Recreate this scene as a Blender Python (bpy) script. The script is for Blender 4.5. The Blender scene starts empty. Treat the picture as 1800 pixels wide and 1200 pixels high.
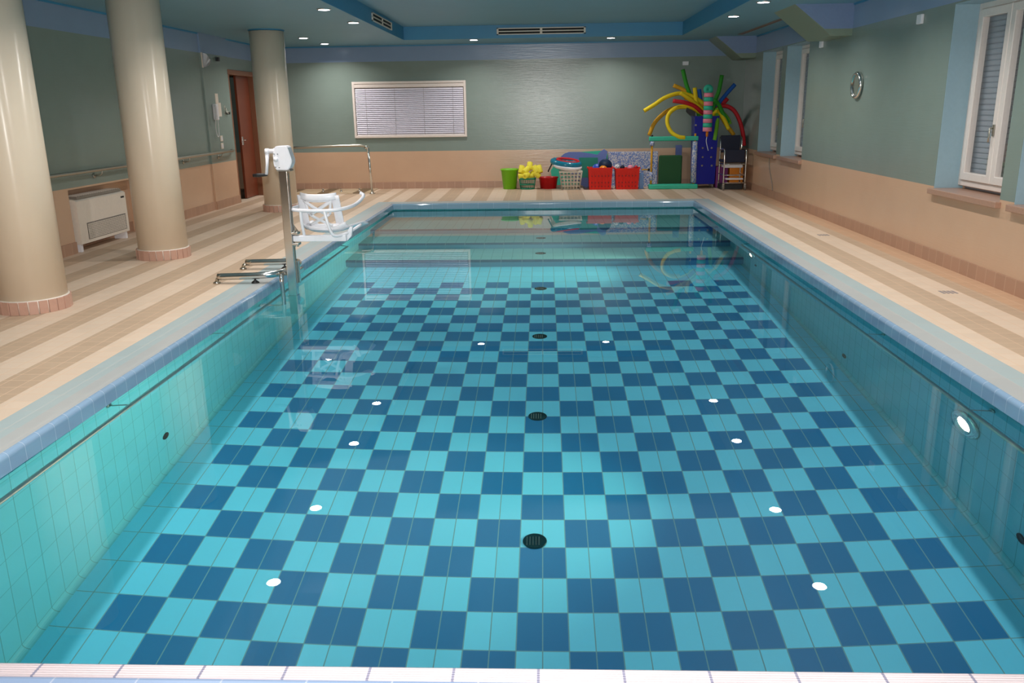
import bpy, bmesh, math, random
from mathutils import Vector, Matrix
random.seed(7)
PI = math.pi
scene = bpy.context.scene
COL = scene.collection

# ------------------------------------------------------------------ camera
F_PX, PITCH, YAW, ROLL = 1480.07, 0.271026, 0.039843, -0.014653
CAM = Vector((0.014615, 0.0, 1.604049))
fw = Vector((-math.sin(YAW)*math.cos(PITCH), math.cos(YAW)*math.cos(PITCH), -math.sin(PITCH)))
rt = Vector((math.cos(YAW), math.sin(YAW), 0))
up = rt.cross(fw)
rt, up = rt*math.cos(ROLL)+up*math.sin(ROLL), -rt*math.sin(ROLL)+up*math.cos(ROLL)
cd = bpy.data.cameras.new('camera'); cam = bpy.data.objects.new('camera', cd); COL.objects.link(cam)
cd.sensor_fit = 'HORIZONTAL'; cd.sensor_width = 22.2; cd.lens = F_PX/1800*22.2
cd.clip_start = .02; cd.clip_end = 100
m = Matrix((rt, up, -fw)).transposed().to_4x4(); m.translation = CAM
cam.matrix_world = m
scene.camera = cam

# ------------------------------------------------------------------ world, exposure
w = bpy.data.worlds.new('world'); scene.world = w; w.use_nodes = True
w.node_tree.nodes['Background'].inputs[0].default_value = (.05, .06, .08, 1)
w.node_tree.nodes['Background'].inputs[1].default_value = .05
vs = scene.view_settings
vs.view_transform = 'Standard'; vs.look = 'None'; vs.gamma = 1; vs.use_curve_mapping = False
vs.exposure = 0.0
cy = scene.cycles
cy.max_bounces = 10; cy.diffuse_bounces = 5; cy.glossy_bounces = 5; cy.transmission_bounces = 8
cy.caustics_refractive = True; cy.caustics_reflective = False
cy.sample_clamp_indirect = 4.0
try:
    cy.use_denoising = True
except Exception:
    pass

POWER_DOWN = 19.0      # each recessed ceiling lamp
POWER_POOL = 42.0      # each underwater lamp
POWER_FLASH = 150.0    # the photographer's flash
def lamp(name, kind, loc, power, size, direction, color=(1, 1, 1), spread=None, caustic=False):
    l = bpy.data.lights.new(name, kind); o = bpy.data.objects.new(name, l); COL.objects.link(o)
    o.location = loc; l.energy = power; l.color = color
    if kind == 'AREA':
        l.shape = 'DISK'; l.size = size
        if spread: l.spread = math.radians(spread)
    else:
        l.shadow_soft_size = size
    o.rotation_euler = Vector(direction).to_track_quat('-Z', 'Y').to_euler()
    if caustic:
        l.cycles.is_caustics_light = True
    return o
lamp('camera_flash', 'AREA', (CAM.x, -.02, CAM.z+.16), POWER_FLASH, .07, fw*1.0+Vector((0, 0, .02)), (1, .97, .93), 120, False)

# ------------------------------------------------------------------ sizes of the place
DK = .112                    # deck above the water
XL, XR = -5.17, 3.75         # walls
YB, YF = 16.5, -1.6
ZS, ZC = 2.75, 2.965         # soffit, raised ceiling
LX0, LX1 = -2.446, 2.43      # lip of the pool
LY = 13.79
WX = 2.56                    # pool walls
WY0, WY1 = 2.148, 13.9
PD = -1.875                  # pool floor
BX, BY, Y0 = .2695, .2712, 3.669   # chequer
BAND, FRIEZE = .82, 2.465

def ray(x, y):
    return (fw*F_PX + rt*(x-900) - up*(y-600)).normalized()
def onY(x, y, Y):
    d = ray(x, y); return CAM + d*((Y-CAM.y)/d.y)
def onX(x, y, X):
    d = ray(x, y); return CAM + d*((X-CAM.x)/d.x)

# ------------------------------------------------------------------ node helper
class NT:
    def __init__(s, name):
        s.m = bpy.data.materials.new(name); s.m.use_nodes = True; s.t = s.m.node_tree
        s.t.nodes.clear(); s.out = s.t.nodes.new('ShaderNodeOutputMaterial')
    def n(s, typ, **k):
        x = s.t.nodes.new(typ)
        for a, b in k.items(): setattr(x, a, b)
        return x
    def link(s, a, b): s.t.links.new(a, b)
    def put(s, sock, v):
        if isinstance(v, (int, float)): sock.default_value = v
        elif isinstance(v, (tuple, list)): sock.default_value = tuple(v) if len(v) != 3 or len(sock.default_value) == 3 else (*v, 1)
        else: s.link(v, sock)
    def math(s, op, a, b=0.0, c=None):
        x = s.n('ShaderNodeMath', operation=op); s.put(x.inputs[0], a); s.put(x.inputs[1], b)
        if c is not None: s.put(x.inputs[2], c)
        return x.outputs[0]
    def mix(s, f, a, b):
        x = s.n('ShaderNodeMix', data_type='RGBA'); s.put(x.inputs[0], f); s.put(x.inputs[6], a); s.put(x.inputs[7], b)
        return x.outputs[2]
    def xyz(s):
        tc = s.n('ShaderNodeTexCoord'); se = s.n('ShaderNodeSeparateXYZ'); s.link(tc.outputs['Object'], se.inputs[0])
        return se.outputs[0], se.outputs[1], se.outputs[2], tc.outputs['Object']
    def white(s, a, b):
        c = s.n('ShaderNodeCombineXYZ'); s.put(c.inputs[0], a); s.put(c.inputs[1], b)
        x = s.n('ShaderNodeTexWhiteNoise', noise_dimensions='2D'); s.link(c.outputs[0], x.inputs[0]); return x.outputs[0]
    def noise(s, vec, scale, detail=2, stretch=None):
        if stretch:
            mp = s.n('ShaderNodeMapping'); s.link(vec, mp.inputs[0]); mp.inputs['Scale'].default_value = stretch; vec = mp.outputs[0]
        x = s.n('ShaderNodeTexNoise'); s.link(vec, x.inputs['Vector']); x.inputs['Scale'].default_value = scale; x.inputs['Detail'].default_value = detail
        return x.outputs[0]
    def bsdf(s, color, rough=.5, metal=0, spec=.5, bump=None, bstr=.1, bdist=.01, coat=0):
        b = s.n('ShaderNodeBsdfPrincipled'); s.put(b.inputs['Base Color'], color); s.put(b.inputs['Roughness'], rough)
        b.inputs['Metallic'].default_value = metal; b.inputs['Specular IOR Level'].default_value = spec
        b.inputs['Coat Weight'].default_value = coat
        if bump is not None:
            bn = s.n('ShaderNodeBump'); bn.inputs['Strength'].default_value = bstr; bn.inputs['Distance'].default_value = bdist
            s.link(bump, bn.inputs['Height']); s.link(bn.outputs[0], b.inputs['Normal'])
        s.link(b.outputs[0], s.out.inputs[0]); return b

def C(r, g, b):              # sRGB 0-255 -> linear
    f = lambda v: (v/255/12.92) if v/255 <= .04045 else ((v/255+.055)/1.055)**2.4
    return (f(r), f(g), f(b))

def plain(name, col, rough=.5, metal=0, spec=.5, noise=.06, scale=30, coat=0):
    t = NT(name); x, y, z, o = t.xyz()
    nz = t.noise(o, scale, 3)
    a = tuple(v*(1-noise) for v in col); b = tuple(min(1, v*(1+noise)) for v in col)
    t.bsdf(t.mix(nz, a, b), rough, metal, spec, coat=coat); return t.m

def grout_mask(t, u, su, ou, g):     # 1 on the joint
    f = t.math('FRACT', t.math('DIVIDE', t.math('SUBTRACT', u, ou), su))
    d = t.math('MINIMUM', f, t.math('SUBTRACT', 1.0, f))
    return t.math('LESS_THAN', d, g/su/2)

def tiles(name, au, av, su, sv, ou, ov, col, grout, g=.005, rough=.3, var=.05, spec=.5, colfn=None, coat=0):
    t = NT(name); ax = t.xyz(); u, v = ax[au], ax[av]
    iu = t.math('FLOOR', t.math('DIVIDE', t.math('SUBTRACT', u, ou), su))
    iv = t.math('FLOOR', t.math('DIVIDE', t.math('SUBTRACT', v, ov), sv))
    c = colfn(t, ax, iu, iv) if colfn else col
    wn = t.white(iu, iv)
    hs = t.n('ShaderNodeHueSaturation'); t.put(hs.inputs['Color'], c)
    t.link(t.math('MULTIPLY_ADD', wn, 2*var, 1-var), hs.inputs['Value'])
    gm = t.math('MAXIMUM', grout_mask(t, u, su, ou, g), grout_mask(t, v, sv, ov, g))
    inv = t.math('SUBTRACT', 1.0, gm)
    rg = t.math('MULTIPLY_ADD', gm, .5, rough)
    t.bsdf(t.mix(gm, hs.outputs[0], grout), rg, 0, spec, bump=inv, bstr=.25, bdist=.002, coat=coat)
    return t.m

# ------------------------------------------------------------------ materials
M = {}
def paint_wall():
    t = NT('wall_paint'); x, y, z, o = t.xyz()
    nz = t.noise(o, 3, 4)
    peach = t.mix(nz, C(197, 162, 134), C(205, 170, 141)); green = t.mix(nz, C(121, 136, 128), C(129, 144, 137)); blue = t.mix(nz, C(126, 148, 176), C(132, 155, 184))
    c = t.mix(t.math('GREATER_THAN', z, BAND), peach, green)
    c = t.mix(t.math('GREATER_THAN', z, FRIEZE), c, blue)
    hn = t.noise(o, 6, 4, (.7, .7, 12))
    t.bsdf(c, .24, 0, .5, bump=hn, bstr=.25, bdist=.004)
    return t.m
M['wall'] = paint_wall()
M['reveal'] = plain('reveal_paint', C(150, 178, 190), .4)
M['frieze'] = plain('frieze_paint', C(122, 142, 176), .4)
M['beam_green'] = plain('beam_green', C(128, 142, 124), .4)
M['ceiling'] = plain('ceiling_paint', C(112, 157, 175), .5, scale=2)
M['fascia'] = plain('fascia_paint', C(56, 134, 174), .45, scale=2)

def deckcol(t, ax, iu, iv):
    x, y = ax[0], ax[1]
    light, brown, orange = C(218, 195, 172), C(190, 164, 138), C(200, 162, 130)
    axx = t.math('ABSOLUTE', x)
    sd = t.math('GREATER_THAN', t.math('FRACT', t.math('DIVIDE', t.math('SUBTRACT', axx, 2.66), .48)), .5)
    ce = t.math('LESS_THAN', t.math('FRACT', t.math('DIVIDE', t.math('ADD', x, .114), .55)), .5)
    central = t.math('LESS_THAN', axx, 2.68)
    ismix = t.mix(central, sd, ce)
    c = t.mix(ismix, light, brown)
    return t.mix(t.math('GREATER_THAN', x, 3.52), c, orange)
M['deck'] = tiles('deck_tiles', 0, 1, .12, .12, 2.66, 0, None, C(222, 190, 160), .004, .5, .03, .35, deckcol)
def wetcol(t, ax, iu, iv):
    x, y = ax[0], ax[1]
    a, b = C(178, 180, 178), C(170, 184, 184)
    far = t.math('GREATER_THAN', t.math('ABSOLUTE', x), 2.585)
    far2 = t.math('GREATER_THAN', y, 13.93)
    return t.mix(t.math('MAXIMUM', far, far2), a, b)
M['coping'] = tiles('coping_tiles', 0, 1, .1375, .25, 2.445, .05, None, C(188, 186, 180), .004, .4, .02, .4, wetcol)
M['lip_side'] = tiles('lip_side_tiles', 1, 2, .125, 5, 0, -2, C(142, 168, 194), C(172, 188, 206), .004, .10, .03, .7)
M['lip_far'] = tiles('lip_far_tiles', 0, 2, .25, 5, -.055, -2, C(142, 170, 190), C(180, 196, 210), .004, .07, .03, .6)
LT, DKB = C(112, 224, 252), C(28, 122, 174)
def floorcol(t, ax, iu, iv):
    x, y = ax[0], ax[1]
    i = t.math('FLOOR', t.math('ADD', t.math('DIVIDE', x, BX), .5))
    k = t.math('FLOOR', t.math('DIVIDE', t.math('SUBTRACT', y, Y0), BY))
    par = t.math('MODULO', t.math('ADD', t.math('ADD', i, k), 200.0), 2.0)
    dark = t.math('LESS_THAN', par, .5)
    inx = t.math('LESS_THAN', t.math('ABSOLUTE', x), BX*8.5)
    iny = t.math('LESS_THAN', k, 22.5)
    return t.mix(t.math('MULTIPLY', t.math('MULTIPLY', dark, inx), iny), LT, DKB)
M['pool_floor'] = tiles('pool_floor_tiles', 0, 1, BX/2, BY, 0, Y0, None, C(120, 170, 178), .006, .35, .03, .4, floorcol)
M['pool_side'] = tiles('pool_side_tiles', 1, 2, BX/2, BY, 0, PD+.04, C(106, 200, 214), C(90, 160, 168), .005, .3, .02, .4)
M['pool_end'] = tiles('pool_end_tiles', 0, 2, BX/2, BY, 0, 0, C(118, 206, 214), C(90, 160, 168), .005, .3, .02, .4)
M['step_tread'] = tiles('step_tread_tiles', 0, 1, BX/2, BY, 0, Y0, C(124, 198, 204), C(90, 156, 166), .005, .35, .02, .4)
M['nosing'] = tiles('nosing_tiles', 0, 2, BX, 5, 0, -4, C(58, 104, 136), C(150, 180, 190), .005, .3, .02, .4)
M['riser'] = tiles('riser_tiles_blue', 0, 2, BX, 5, 0, -4, C(84, 152, 184), C(110, 170, 186), .005, .3, .02, .4)
M['white_ribbed'] = tiles('white_ribbed_tiles', 0, 1, .25, 5, -.0066, 0, C(186, 172, 174), C(120, 118, 136), .008, .3, .02, .5)
M['near_blue'] = tiles('near_blue_tiles', 0, 1, .25, .25, .07, .09, C(134, 154, 184), C(170, 178, 194), .005, .35, .02, .5)
M['skirting_x'] = tiles('skirting_x_tiles', 0, 2, .155, 5, 0, -2, C(176, 140, 118), C(204, 176, 154), .005, .4, .05)
M['skirting_y'] = tiles('skirting_y_tiles', 1, 2, .155, 5, 0, -2, C(176, 138, 114), C(204, 174, 150), .005, .4, .05)
M['gutter'] = plain('gutter_dark', C(30, 60, 80), .5)
def colpaint():
    t = NT('column_paint'); x, y, z, o = t.xyz(); nz = t.noise(o, 4, 3)
    bs = t.bsdf(t.mix(nz, C(222, 206, 184), C(228, 212, 190)), .30, 0, .5)
    bs.inputs['Anisotropic'].default_value = .95; bs.inputs['Anisotropic Rotation'].default_value = .25
    tg = t.n('ShaderNodeTangent', direction_type='RADIAL', axis='Z'); t.link(tg.outputs[0], bs.inputs['Tangent']); return t.m
M['cream'] = colpaint()
M['steel'] = plain('polished_steel', (.72, .70, .66), .18, 1, noise=.03)
M['steel_dull'] = plain('brushed_steel', (.5, .47, .4), .32, 1, noise=.05)
M['white'] = plain('white_plastic', C(232, 230, 234), .35)
M['offwhite'] = plain('off_white_enamel', C(226, 214, 200), .4)
M['frame'] = plain('window_frame_white', C(226, 214, 206), .35)
M['black'] = plain('black_rubber', C(22, 22, 24), .5)
M['dark'] = plain('dark_recess', C(20, 18, 18), .7)
M['grille'] = plain('grey_grille', C(130, 122, 112), .5)
M['brown'] = plain('brown_door_wood', C(112, 52, 30), .35, scale=6, noise=.15)
M['frame_brown'] = plain('brown_frame_wood', C(124, 78, 52), .4)
M['stone'] = plain('brown_sill_stone', C(168, 132, 112), .3, noise=.2, scale=60)
M['shutter'] = plain('roller_shutter_grey', C(150, 154, 162), .3)
M['blind'] = plain('blind_slat_lilac', C(236, 232, 244), .4)
M['green_b'] = plain('lime_plastic', C(120, 196, 24), .35)
M['green_d'] = plain('green_plastic', C(16, 130, 98), .35)
M['yellow_f'] = plain('pale_yellow_foam', C(246, 232, 70), .7)
M['red'] = plain('red_plastic', C(226, 34, 14), .45, spec=.25)
M['red_d'] = plain('dark_red_plastic', C(190, 14, 20), .3)
M['teal_i'] = plain('teal_inflatable', C(22, 122, 150), .2)
M['teal'] = plain('turquoise_foam', C(50, 186, 154), .6)
M['teal_k'] = plain('green_kickboard', C(20, 130, 110), .6)
M['blue_l'] = plain('blue_foam', C(104, 122, 184), .6)
M['blue_pl'] = plain('light_blue_foam', C(110, 146, 196), .6)
M['blue_d'] = plain('dark_blue_rubber', C(8, 44, 82), .4)
M['blue_m'] = plain('blue_rubber', C(20, 70, 180), .4)
M['bin'] = plain('royal_blue_plastic', C(14, 24, 146), .4, spec=.25)
M['green_m'] = plain('dark_green_mat', C(18, 78, 36), .7)
M['n_yellow'] = plain('yellow_noodle_foam', C(226, 196, 10), .7)
M['n_mustard'] = plain('mustard_noodle_foam', C(206, 150, 20), .7)
M['n_green'] = plain('green_noodle_foam', C(40, 140, 30), .7)
M['n_lime'] = plain('light_green_noodle_foam', C(110, 176, 40), .7)
M['n_blue'] = plain('blue_noodle_foam', C(16, 90, 180), .7)
M['n_red'] = plain('red_noodle_foam', C(196, 24, 36), .7)
M['pink'] = plain('pink_foam', C(236, 140, 160), .7)
M['orange'] = plain('orange_plastic', C(240, 140, 20), .4)
M['purple'] = plain('purple_plastic', C(120, 26, 110), .5)
M['navy'] = plain('navy_fabric', C(24, 28, 52), .7)
M['grey_m'] = plain('grey_plastic', C(150, 140, 138), .5)
def mottled():
    t = NT('blue_white_mottled_foam'); x, y, z, o = t.xyz()
    n = t.noise(o, 40, 4); v = t.math('GREATER_THAN', n, .5)
    n2 = t.math('GREATER_THAN', t.noise(o, 55, 2), .6)
    c = t.mix(v, C(206, 204, 208), C(122, 146, 198)); t.bsdf(t.mix(n2, c, C(70, 90, 160)), .6); return t.m
M['mottled'] = mottled()
def emis(name, col, s):
    t = NT(name); e = t.n('ShaderNodeEmission'); e.inputs[0].default_value = (*col, 1); e.inputs[1].default_value = s
    t.link(e.outputs[0], t.out.inputs[0]); return t.m
M['lens'] = emis('lamp_lens_glow', (1, .95, 1), 18)
M['pool_lens'] = emis('pool_lamp_glow', (1, .93, .7), 12)
def watermat():
    t = NT('pool_water'); g = t.n('ShaderNodeBsdfGlass'); g.inputs['Roughness'].default_value = 0; g.inputs['IOR'].default_value = 1.333
    g.inputs['Color'].default_value = (.96, .995, 1, 1)
    t.link(g.outputs[0], t.out.inputs[0]); return t.m
M['water'] = watermat()
def panemat():
    t = NT('window_glass'); g = t.n('ShaderNodeBsdfGlass'); g.inputs['Roughness'].default_value = 0.02; g.inputs['IOR'].default_value = 1.45
    tr = t.n('ShaderNodeBsdfTransparent'); gl = t.n('ShaderNodeBsdfGlossy'); gl.inputs['Roughness'].default_value = .03
    lw = t.n('ShaderNodeLayerWeight'); p5 = t.math('POWER', lw.outputs['Facing'], 5.0); fr_ = t.math('MULTIPLY_ADD', p5, .9, .06); mx = t.n('ShaderNodeMixShader')
    t.link(fr_, mx.inputs[0]); t.link(tr.outputs[0], mx.inputs[1]); t.link(gl.outputs[0], mx.inputs[2])
    t.link(mx.outputs[0], t.out.inputs[0]); return t.m
M['glass'] = panemat()

# ------------------------------------------------------------------ mesh helpers
def nb(): return bmesh.new()
def box(bm, x0, x1, y0, y1, z0, z1, bev=0, mat=None):
    r = bmesh.ops.create_cube(bm, size=1)
    vs_ = r['verts']
    for v in vs_:
        v.co = Vector(((x0+x1)/2+v.co.x*abs(x1-x0), (y0+y1)/2+v.co.y*abs(y1-y0), (z0+z1)/2+v.co.z*abs(z1-z0)))
        if mat is not None: v.co = mat @ v.co
    if bev:
        es = list({e for v in vs_ for e in v.link_edges})
        bmesh.ops.bevel(bm, geom=es, offset=bev, segments=3, affect='EDGES', profile=.5)
    return bm
def sweep(bm, pts, r, n=12, cap=True, closed=False):
    pts = [Vector(p) for p in pts]; rings = []
    k = len(pts); prev = None
    for i, p in enumerate(pts):
        if closed: t = (pts[(i+1) % k]-pts[i-1]).normalized()
        else: t = (pts[min(i+1, k-1)]-pts[max(i-1, 0)]).normalized()
        if prev is None:
            a = Vector((0, 0, 1)) if abs(t.z) < .9 else Vector((1, 0, 0)); u = t.cross(a).normalized()
        else:
            u = (prev-t*prev.dot(t)).normalized()
        prev = u; v = t.cross(u); rr = r[i] if isinstance(r, (list, tuple)) else r
        rings.append([bm.verts.new(p+u*math.cos(2*PI*j/n)*rr+v*math.sin(2*PI*j/n)*rr) for j in range(n)])
    rng = range(k if closed else k-1)
    for i in rng:
        a, b = rings[i], rings[(i+1) % k]
        for j in range(n):
            f = bm.faces.new((a[j], a[(j+1) % n], b[(j+1) % n], b[j])); f.smooth = True
    if cap and not closed:
        bm.faces.new(rings[0][::-1]); bm.faces.new(rings[-1])
    return bm
def smooth_path(ps, sub=8):
    ps = [Vector(p) for p in ps]; out = []
    q = [ps[0]*2-ps[1]]+ps+[ps[-1]*2-ps[-2]]
    for i in range(1, len(q)-2):
        for s in range(sub):
            t = s/sub; a, b, c, d = q[i-1:i+3]
            out.append(.5*((2*b)+(c-a)*t+(2*a-5*b+4*c-d)*t*t+(3*b-a-3*c+d)*t**3))
    out.append(ps[-1]); return out
def lathe(bm, prof, c=(0, 0), n=32, mat=None):
    rings = []
    for r, z in prof:
        ring = []
        for j in range(n):
            co = Vector((c[0]+r*math.cos(2*PI*j/n), c[1]+r*math.sin(2*PI*j/n), z))
            ring.append(bm.verts.new(mat @ co if mat is not None else co))
        rings.append(ring)
    for a, b in zip(rings, rings[1:]):
        for j in range(n):
            f = bm.faces.new((a[j], a[(j+1) % n], b[(j+1) % n], b[j])); f.smooth = True
    if prof[0][0] > 1e-5: bm.faces.new(rings[0][::-1])
    if prof[-1][0] > 1e-5: bm.faces.new(rings[-1])
    return bm
def prism(bm, poly, axis, a, b):
    """poly: 2-D outline in the two other axes (order x,y,z without axis)"""
    def mk(p, t):
        c = list(p); c.insert(axis, t); return bm.verts.new(c)
    A = [mk(p, a) for p in poly]; B = [mk(p, b) for p in poly]
    bm.faces.new(A); bm.faces.new(B[::-1])
    for i in range(len(poly)):
        j = (i+1) % len(poly); bm.faces.new((A[j], A[i], B[i], B[j]))
    return bm
def shell(bm, outer, inner_off, bottom=True):
    pass
def obj(name, bm, mat, parent=None):
    bmesh.ops.recalc_face_normals(bm, faces=bm.faces[:])
    me = bpy.data.meshes.new(name); bm.to_mesh(me); bm.free()
    me.materials.append(M[mat] if isinstance(mat, str) else mat)
    o = bpy.data.objects.new(name, me); COL.objects.link(o)
    if parent is not None:
        o.parent = parent; o.matrix_parent_inverse = Matrix.Translation(-parent.location)
    return o
def thing(name, label, cat, loc=(0, 0, 0), group=None):
    o = bpy.data.objects.new(name, None); COL.objects.link(o); o.location = loc; o.empty_display_size = .1
    o['label'] = label; o['category'] = cat
    if group: o['group'] = group
    return o
def tag(o, label, cat, group=None):
    o['label'] = label; o['category'] = cat
    if group: o['group'] = group
    return o
def struct(name, bm, mat, parent=None, label=None, cat=None):
    o = obj(name, bm, mat, parent)
    if parent is None:
        o['kind'] = 'structure'
        if label: o['label'] = label; o['category'] = cat or name.split('_')[0]
    return o

# ------------------------------------------------------------------ the room
T = .25
# deck: slab ring round the pool
b = nb()
box(b, XL-T, LX0-.14, YF, YB+T, -.4, DK); 
box(b, LX1+.14, XR+T+.3, YF, YB+T, -.4, DK)
box(b, LX0-.14, LX1+.14, LY+.14, YB+T, -.4, DK)
struct('floor', b, 'deck', None, 'beige deck tiled in light and brown stripes around the pool', 'floor')
b = nb(); box(b, LX0-.14, LX1+.14, YF, 1.84, -.4, .005)
struct('floor', b, 'near_blue', None, 'pale blue tiles in front of the pool, at the photo bottom edge', 'floor')

def lip_poly(s, x0):         # profile: x outwards
    P = [(x0, .02), (x0, DK-.026)]
    for k in range(1, 6):
        a = k/6*PI/2; P.append((x0+s*.026*(1-math.cos(a)), DK-.026+.026*math.sin(a)))
    P += [(x0+s*.026, DK+.0005), (x0+s*.03, DK+.0005), (x0+s*.03, .02)]
    return P
for s, x0, nm in ((-1, LX0, 'left'), (1, LX1, 'right')):
    b = nb(); prism(b, lip_poly(s, x0), 1, 1.84, LY+.02)
    for f in b.faces: f.smooth = False
    struct('pool_lip_'+nm, b, 'lip_side', None, 'glossy blue rounded tile edge along the %s side of the pool' % nm, 'pool edge')
    b = nb(); xa, xb = sorted((x0+s*.028, x0+s*.29)); box(b, xa, xb, 1.84, LY+.29, .02, DK+.001)
    struct('pool_coping_'+nm, b, 'coping', None, 'flat pale grey-blue coping tiles on the %s long side of the pool' % nm, 'pool coping')
b = nb(); P = [(y, z) for y, z in lip_poly(1, LY)]; prism(b, P, 0, LX0-.02, LX1+.02)
struct('pool_lip_far', b, 'lip_far', None, 'glossy blue tile edge across the far end of the pool', 'pool edge')
b = nb(); box(b, LX0-.03, LX1+.03, LY+.028, LY+.29, .02, DK+.001)
struct('pool_coping_far', b, 'coping', None, 'flat pale coping tiles across the far end of the pool', 'pool coping')
# near edge: white ribbed tile at water level
P = [(1.84, -.1), (1.84, .014), (2.09, .014), (2.092, .006), (2.104, .006), (2.106, .003), (2.118, .003), (2.12, 0), (2.132, 0), (2.134, -.004), (2.146, -.006), (2.16, -.03), (2.16, -.1)]
b = nb(); prism(b, [(2.09, -.12)]+P[3:12]+[(2.16, -.12)], 0, LX0, LX1)
P2 = [(2.083, -.12), (2.083, .004)]
for k in range(5): P2 += [(2.086+.0105*k, .005), (2.0895+.0105*k, .003), (2.094+.0105*k, .003)]
P2 += [(2.138, .004), (2.145, .001), (2.147, -.006), (2.147, -.12)]
b.free(); b = nb(); prism(b, P2, 0, LX0, LX1)
struct('pool_edge_near', b, 'white_ribbed', None, 'row of white ribbed grip tiles along the near pool edge', 'pool edge')
b = nb(); prism(b, [(1.84, -.12), (1.84, .006), (2.068, .006), (2.078, .004), (2.082, .0), (2.082, -.12)], 0, LX0, LX1)
struct('pool_coping_near', b, 'near_blue', None, 'row of pale blue tiles in front of the white grip edge', 'pool coping')

# pool basin
def quad_wall(name, x0, x1, y0, y1, z0, z1, mat, label, cat='pool wall'):
    b = nb(); box(b, x0, x1, y0, y1, z0, z1); return struct(name, b, mat, None, label, cat)
pw = []
CV = .04                      # cove between wall and floor
def cove_wall(name, s, label):
    P = [(s*WX, .02), (s*WX, PD+CV)]
    for k in range(1, 7):
        a = k/6*PI/2; P.append((s*(WX-CV*(1-math.cos(a))), PD+CV*(1-math.sin(a))))
    P += [(s*(WX+.2), PD), (s*(WX+.2), .02)]
    b = nb(); prism(b, P, 1, WY0-.2, WY1+.2)
    return struct(name, b, 'pool_side', None, label, 'pool wall')
pw.append(cove_wall('pool_wall_left', -1, 'turquoise tiled left wall of the pool, glowing green'))
pw.append(cove_wall('pool_wall_right', 1, 'blue tiled right wall of the pool with lamps'))
pw.append(quad_wall('pool_wall_far', -WX, WX, WY1, WY1+.2, PD, .02, 'pool_end', 'tiled far wall of the pool under the edge'))
pw.append(quad_wall('pool_wall_near', -WX, WX, WY0-.2, WY0-.001, PD, -.12, 'pool_end', 'tiled near wall of the pool below the white edge'))
pw.append(quad_wall('pool_floor', -WX-.2, WX+.2, WY0-.2, WY1+.2, PD-.1, PD, 'pool_floor', 'pool floor with dark and light blue chequered tiles', 'pool floor'))
# submerged steps at the far end
ST = [(10.73, -1.52, 'lowest'), (11.54, -1.16, 'middle'), (12.40, -.80, 'highest')]
for i, (y, z, wd) in enumerate(ST):
    b = nb(); box(b, -WX, WX, y+.006, WY1, PD if i == 0 else ST[i-1][1], z)
    st = struct('pool_step', b, 'step_tread', None, 'submerged full-width pool step, %s of the far steps' % wd, 'pool step')
    b = nb(); box(b, -WX+.001, WX-.001, y-.004, y+.05, z-.10, z+.003)
    n_ = obj('nosing', b, 'nosing', st); pw += [st, n_]
    b = nb(); box(b, -WX+.001, WX-.001, y-.001, y+.004, PD if i == 0 else ST[i-1][1], z-.10); n_ = obj('riser_tiles', b, 'riser', st); pw.append(n_)
b = nb(); box(b, -WX-.002, WX+.002, WY0-.002, WY1+.002, PD-.002, 0)
bmesh.ops.split_edges(b, edges=b.edges[:])
for f in b.faces: f.smooth = True
water = obj('pool_water', b, 'water'); tag(water, 'clear still water filling the pool with mirror reflections', 'water'); water['kind'] = 'stuff'
water.cycles.is_caustics_caster = True
for o in pw: o.cycles.is_caustics_receiver = True

# walls --------------------------------------------------------------
H = ZC+.2
b = nb(); box(b, XL-T, XR+T, YB, YB+T, DK-.3, H)
# window opening in the back wall is a shallow internal window set on the wall
struct('wall_back', b, 'wall', None, 'far end wall, peach below and grey-green above', 'wall')
b = nb(); box(b, XL-T, XR+T+.3, YF-T, YF, -.4, H)
struct('wall_front', b, 'wall', None, 'wall behind the photographer', 'wall')
# left wall with niche and door openings
DY0, DY1, DZ = 14.31, 15.50, 2.21
NY0, NY1, NZ = 9.10, 10.85, .80
b = nb()
for y0, y1, z0, z1 in ((YF, NY0, DK-.3, H), (NY0, NY1, NZ, H), (NY1, DY0, DK-.3, H), (DY0, DY1, DZ, H), (DY1, 15.76, DK-.3, H), (15.76, 16.40, 2.21, H), (16.40, YB, DK-.3, H)):
    box(b, XL-T, XL, y0, y1, z0, z1)
box(b, XL-T-.02, XL-.2, NY0-.05, NY1+.05, DK-.3, NZ+.05)
box(b, XL-.01, XL+.028, 13.2, DY0, DK, H)
struct('wall_left', b, 'wall', None, 'left aisle wall behind the columns, peach below and green above', 'wall')
# room seen through the door
b = nb(); box(b, XL-2.2, XL-2.1, 13, 17, DK-.3, 2.6); box(b, XL-2.2, XL-T, 16.9, 17, DK-.3, 2.6); box(b, XL-2.2, XL-T, 13, 13.1, DK-.3, 2.6); box(b, XL-2.2, XL-T, 13, 17, 2.6, 2.7)
struct('wall_changing_room', b, 'wall', None, 'dim green wall of the side room seen past the door', 'wall')
b = nb(); box(b, XL-2.2, XL-T, 13, 17, -.1, DK)
struct('floor', b, 'deck', None, 'floor of the dim side room behind the brown door', 'floor')
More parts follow.
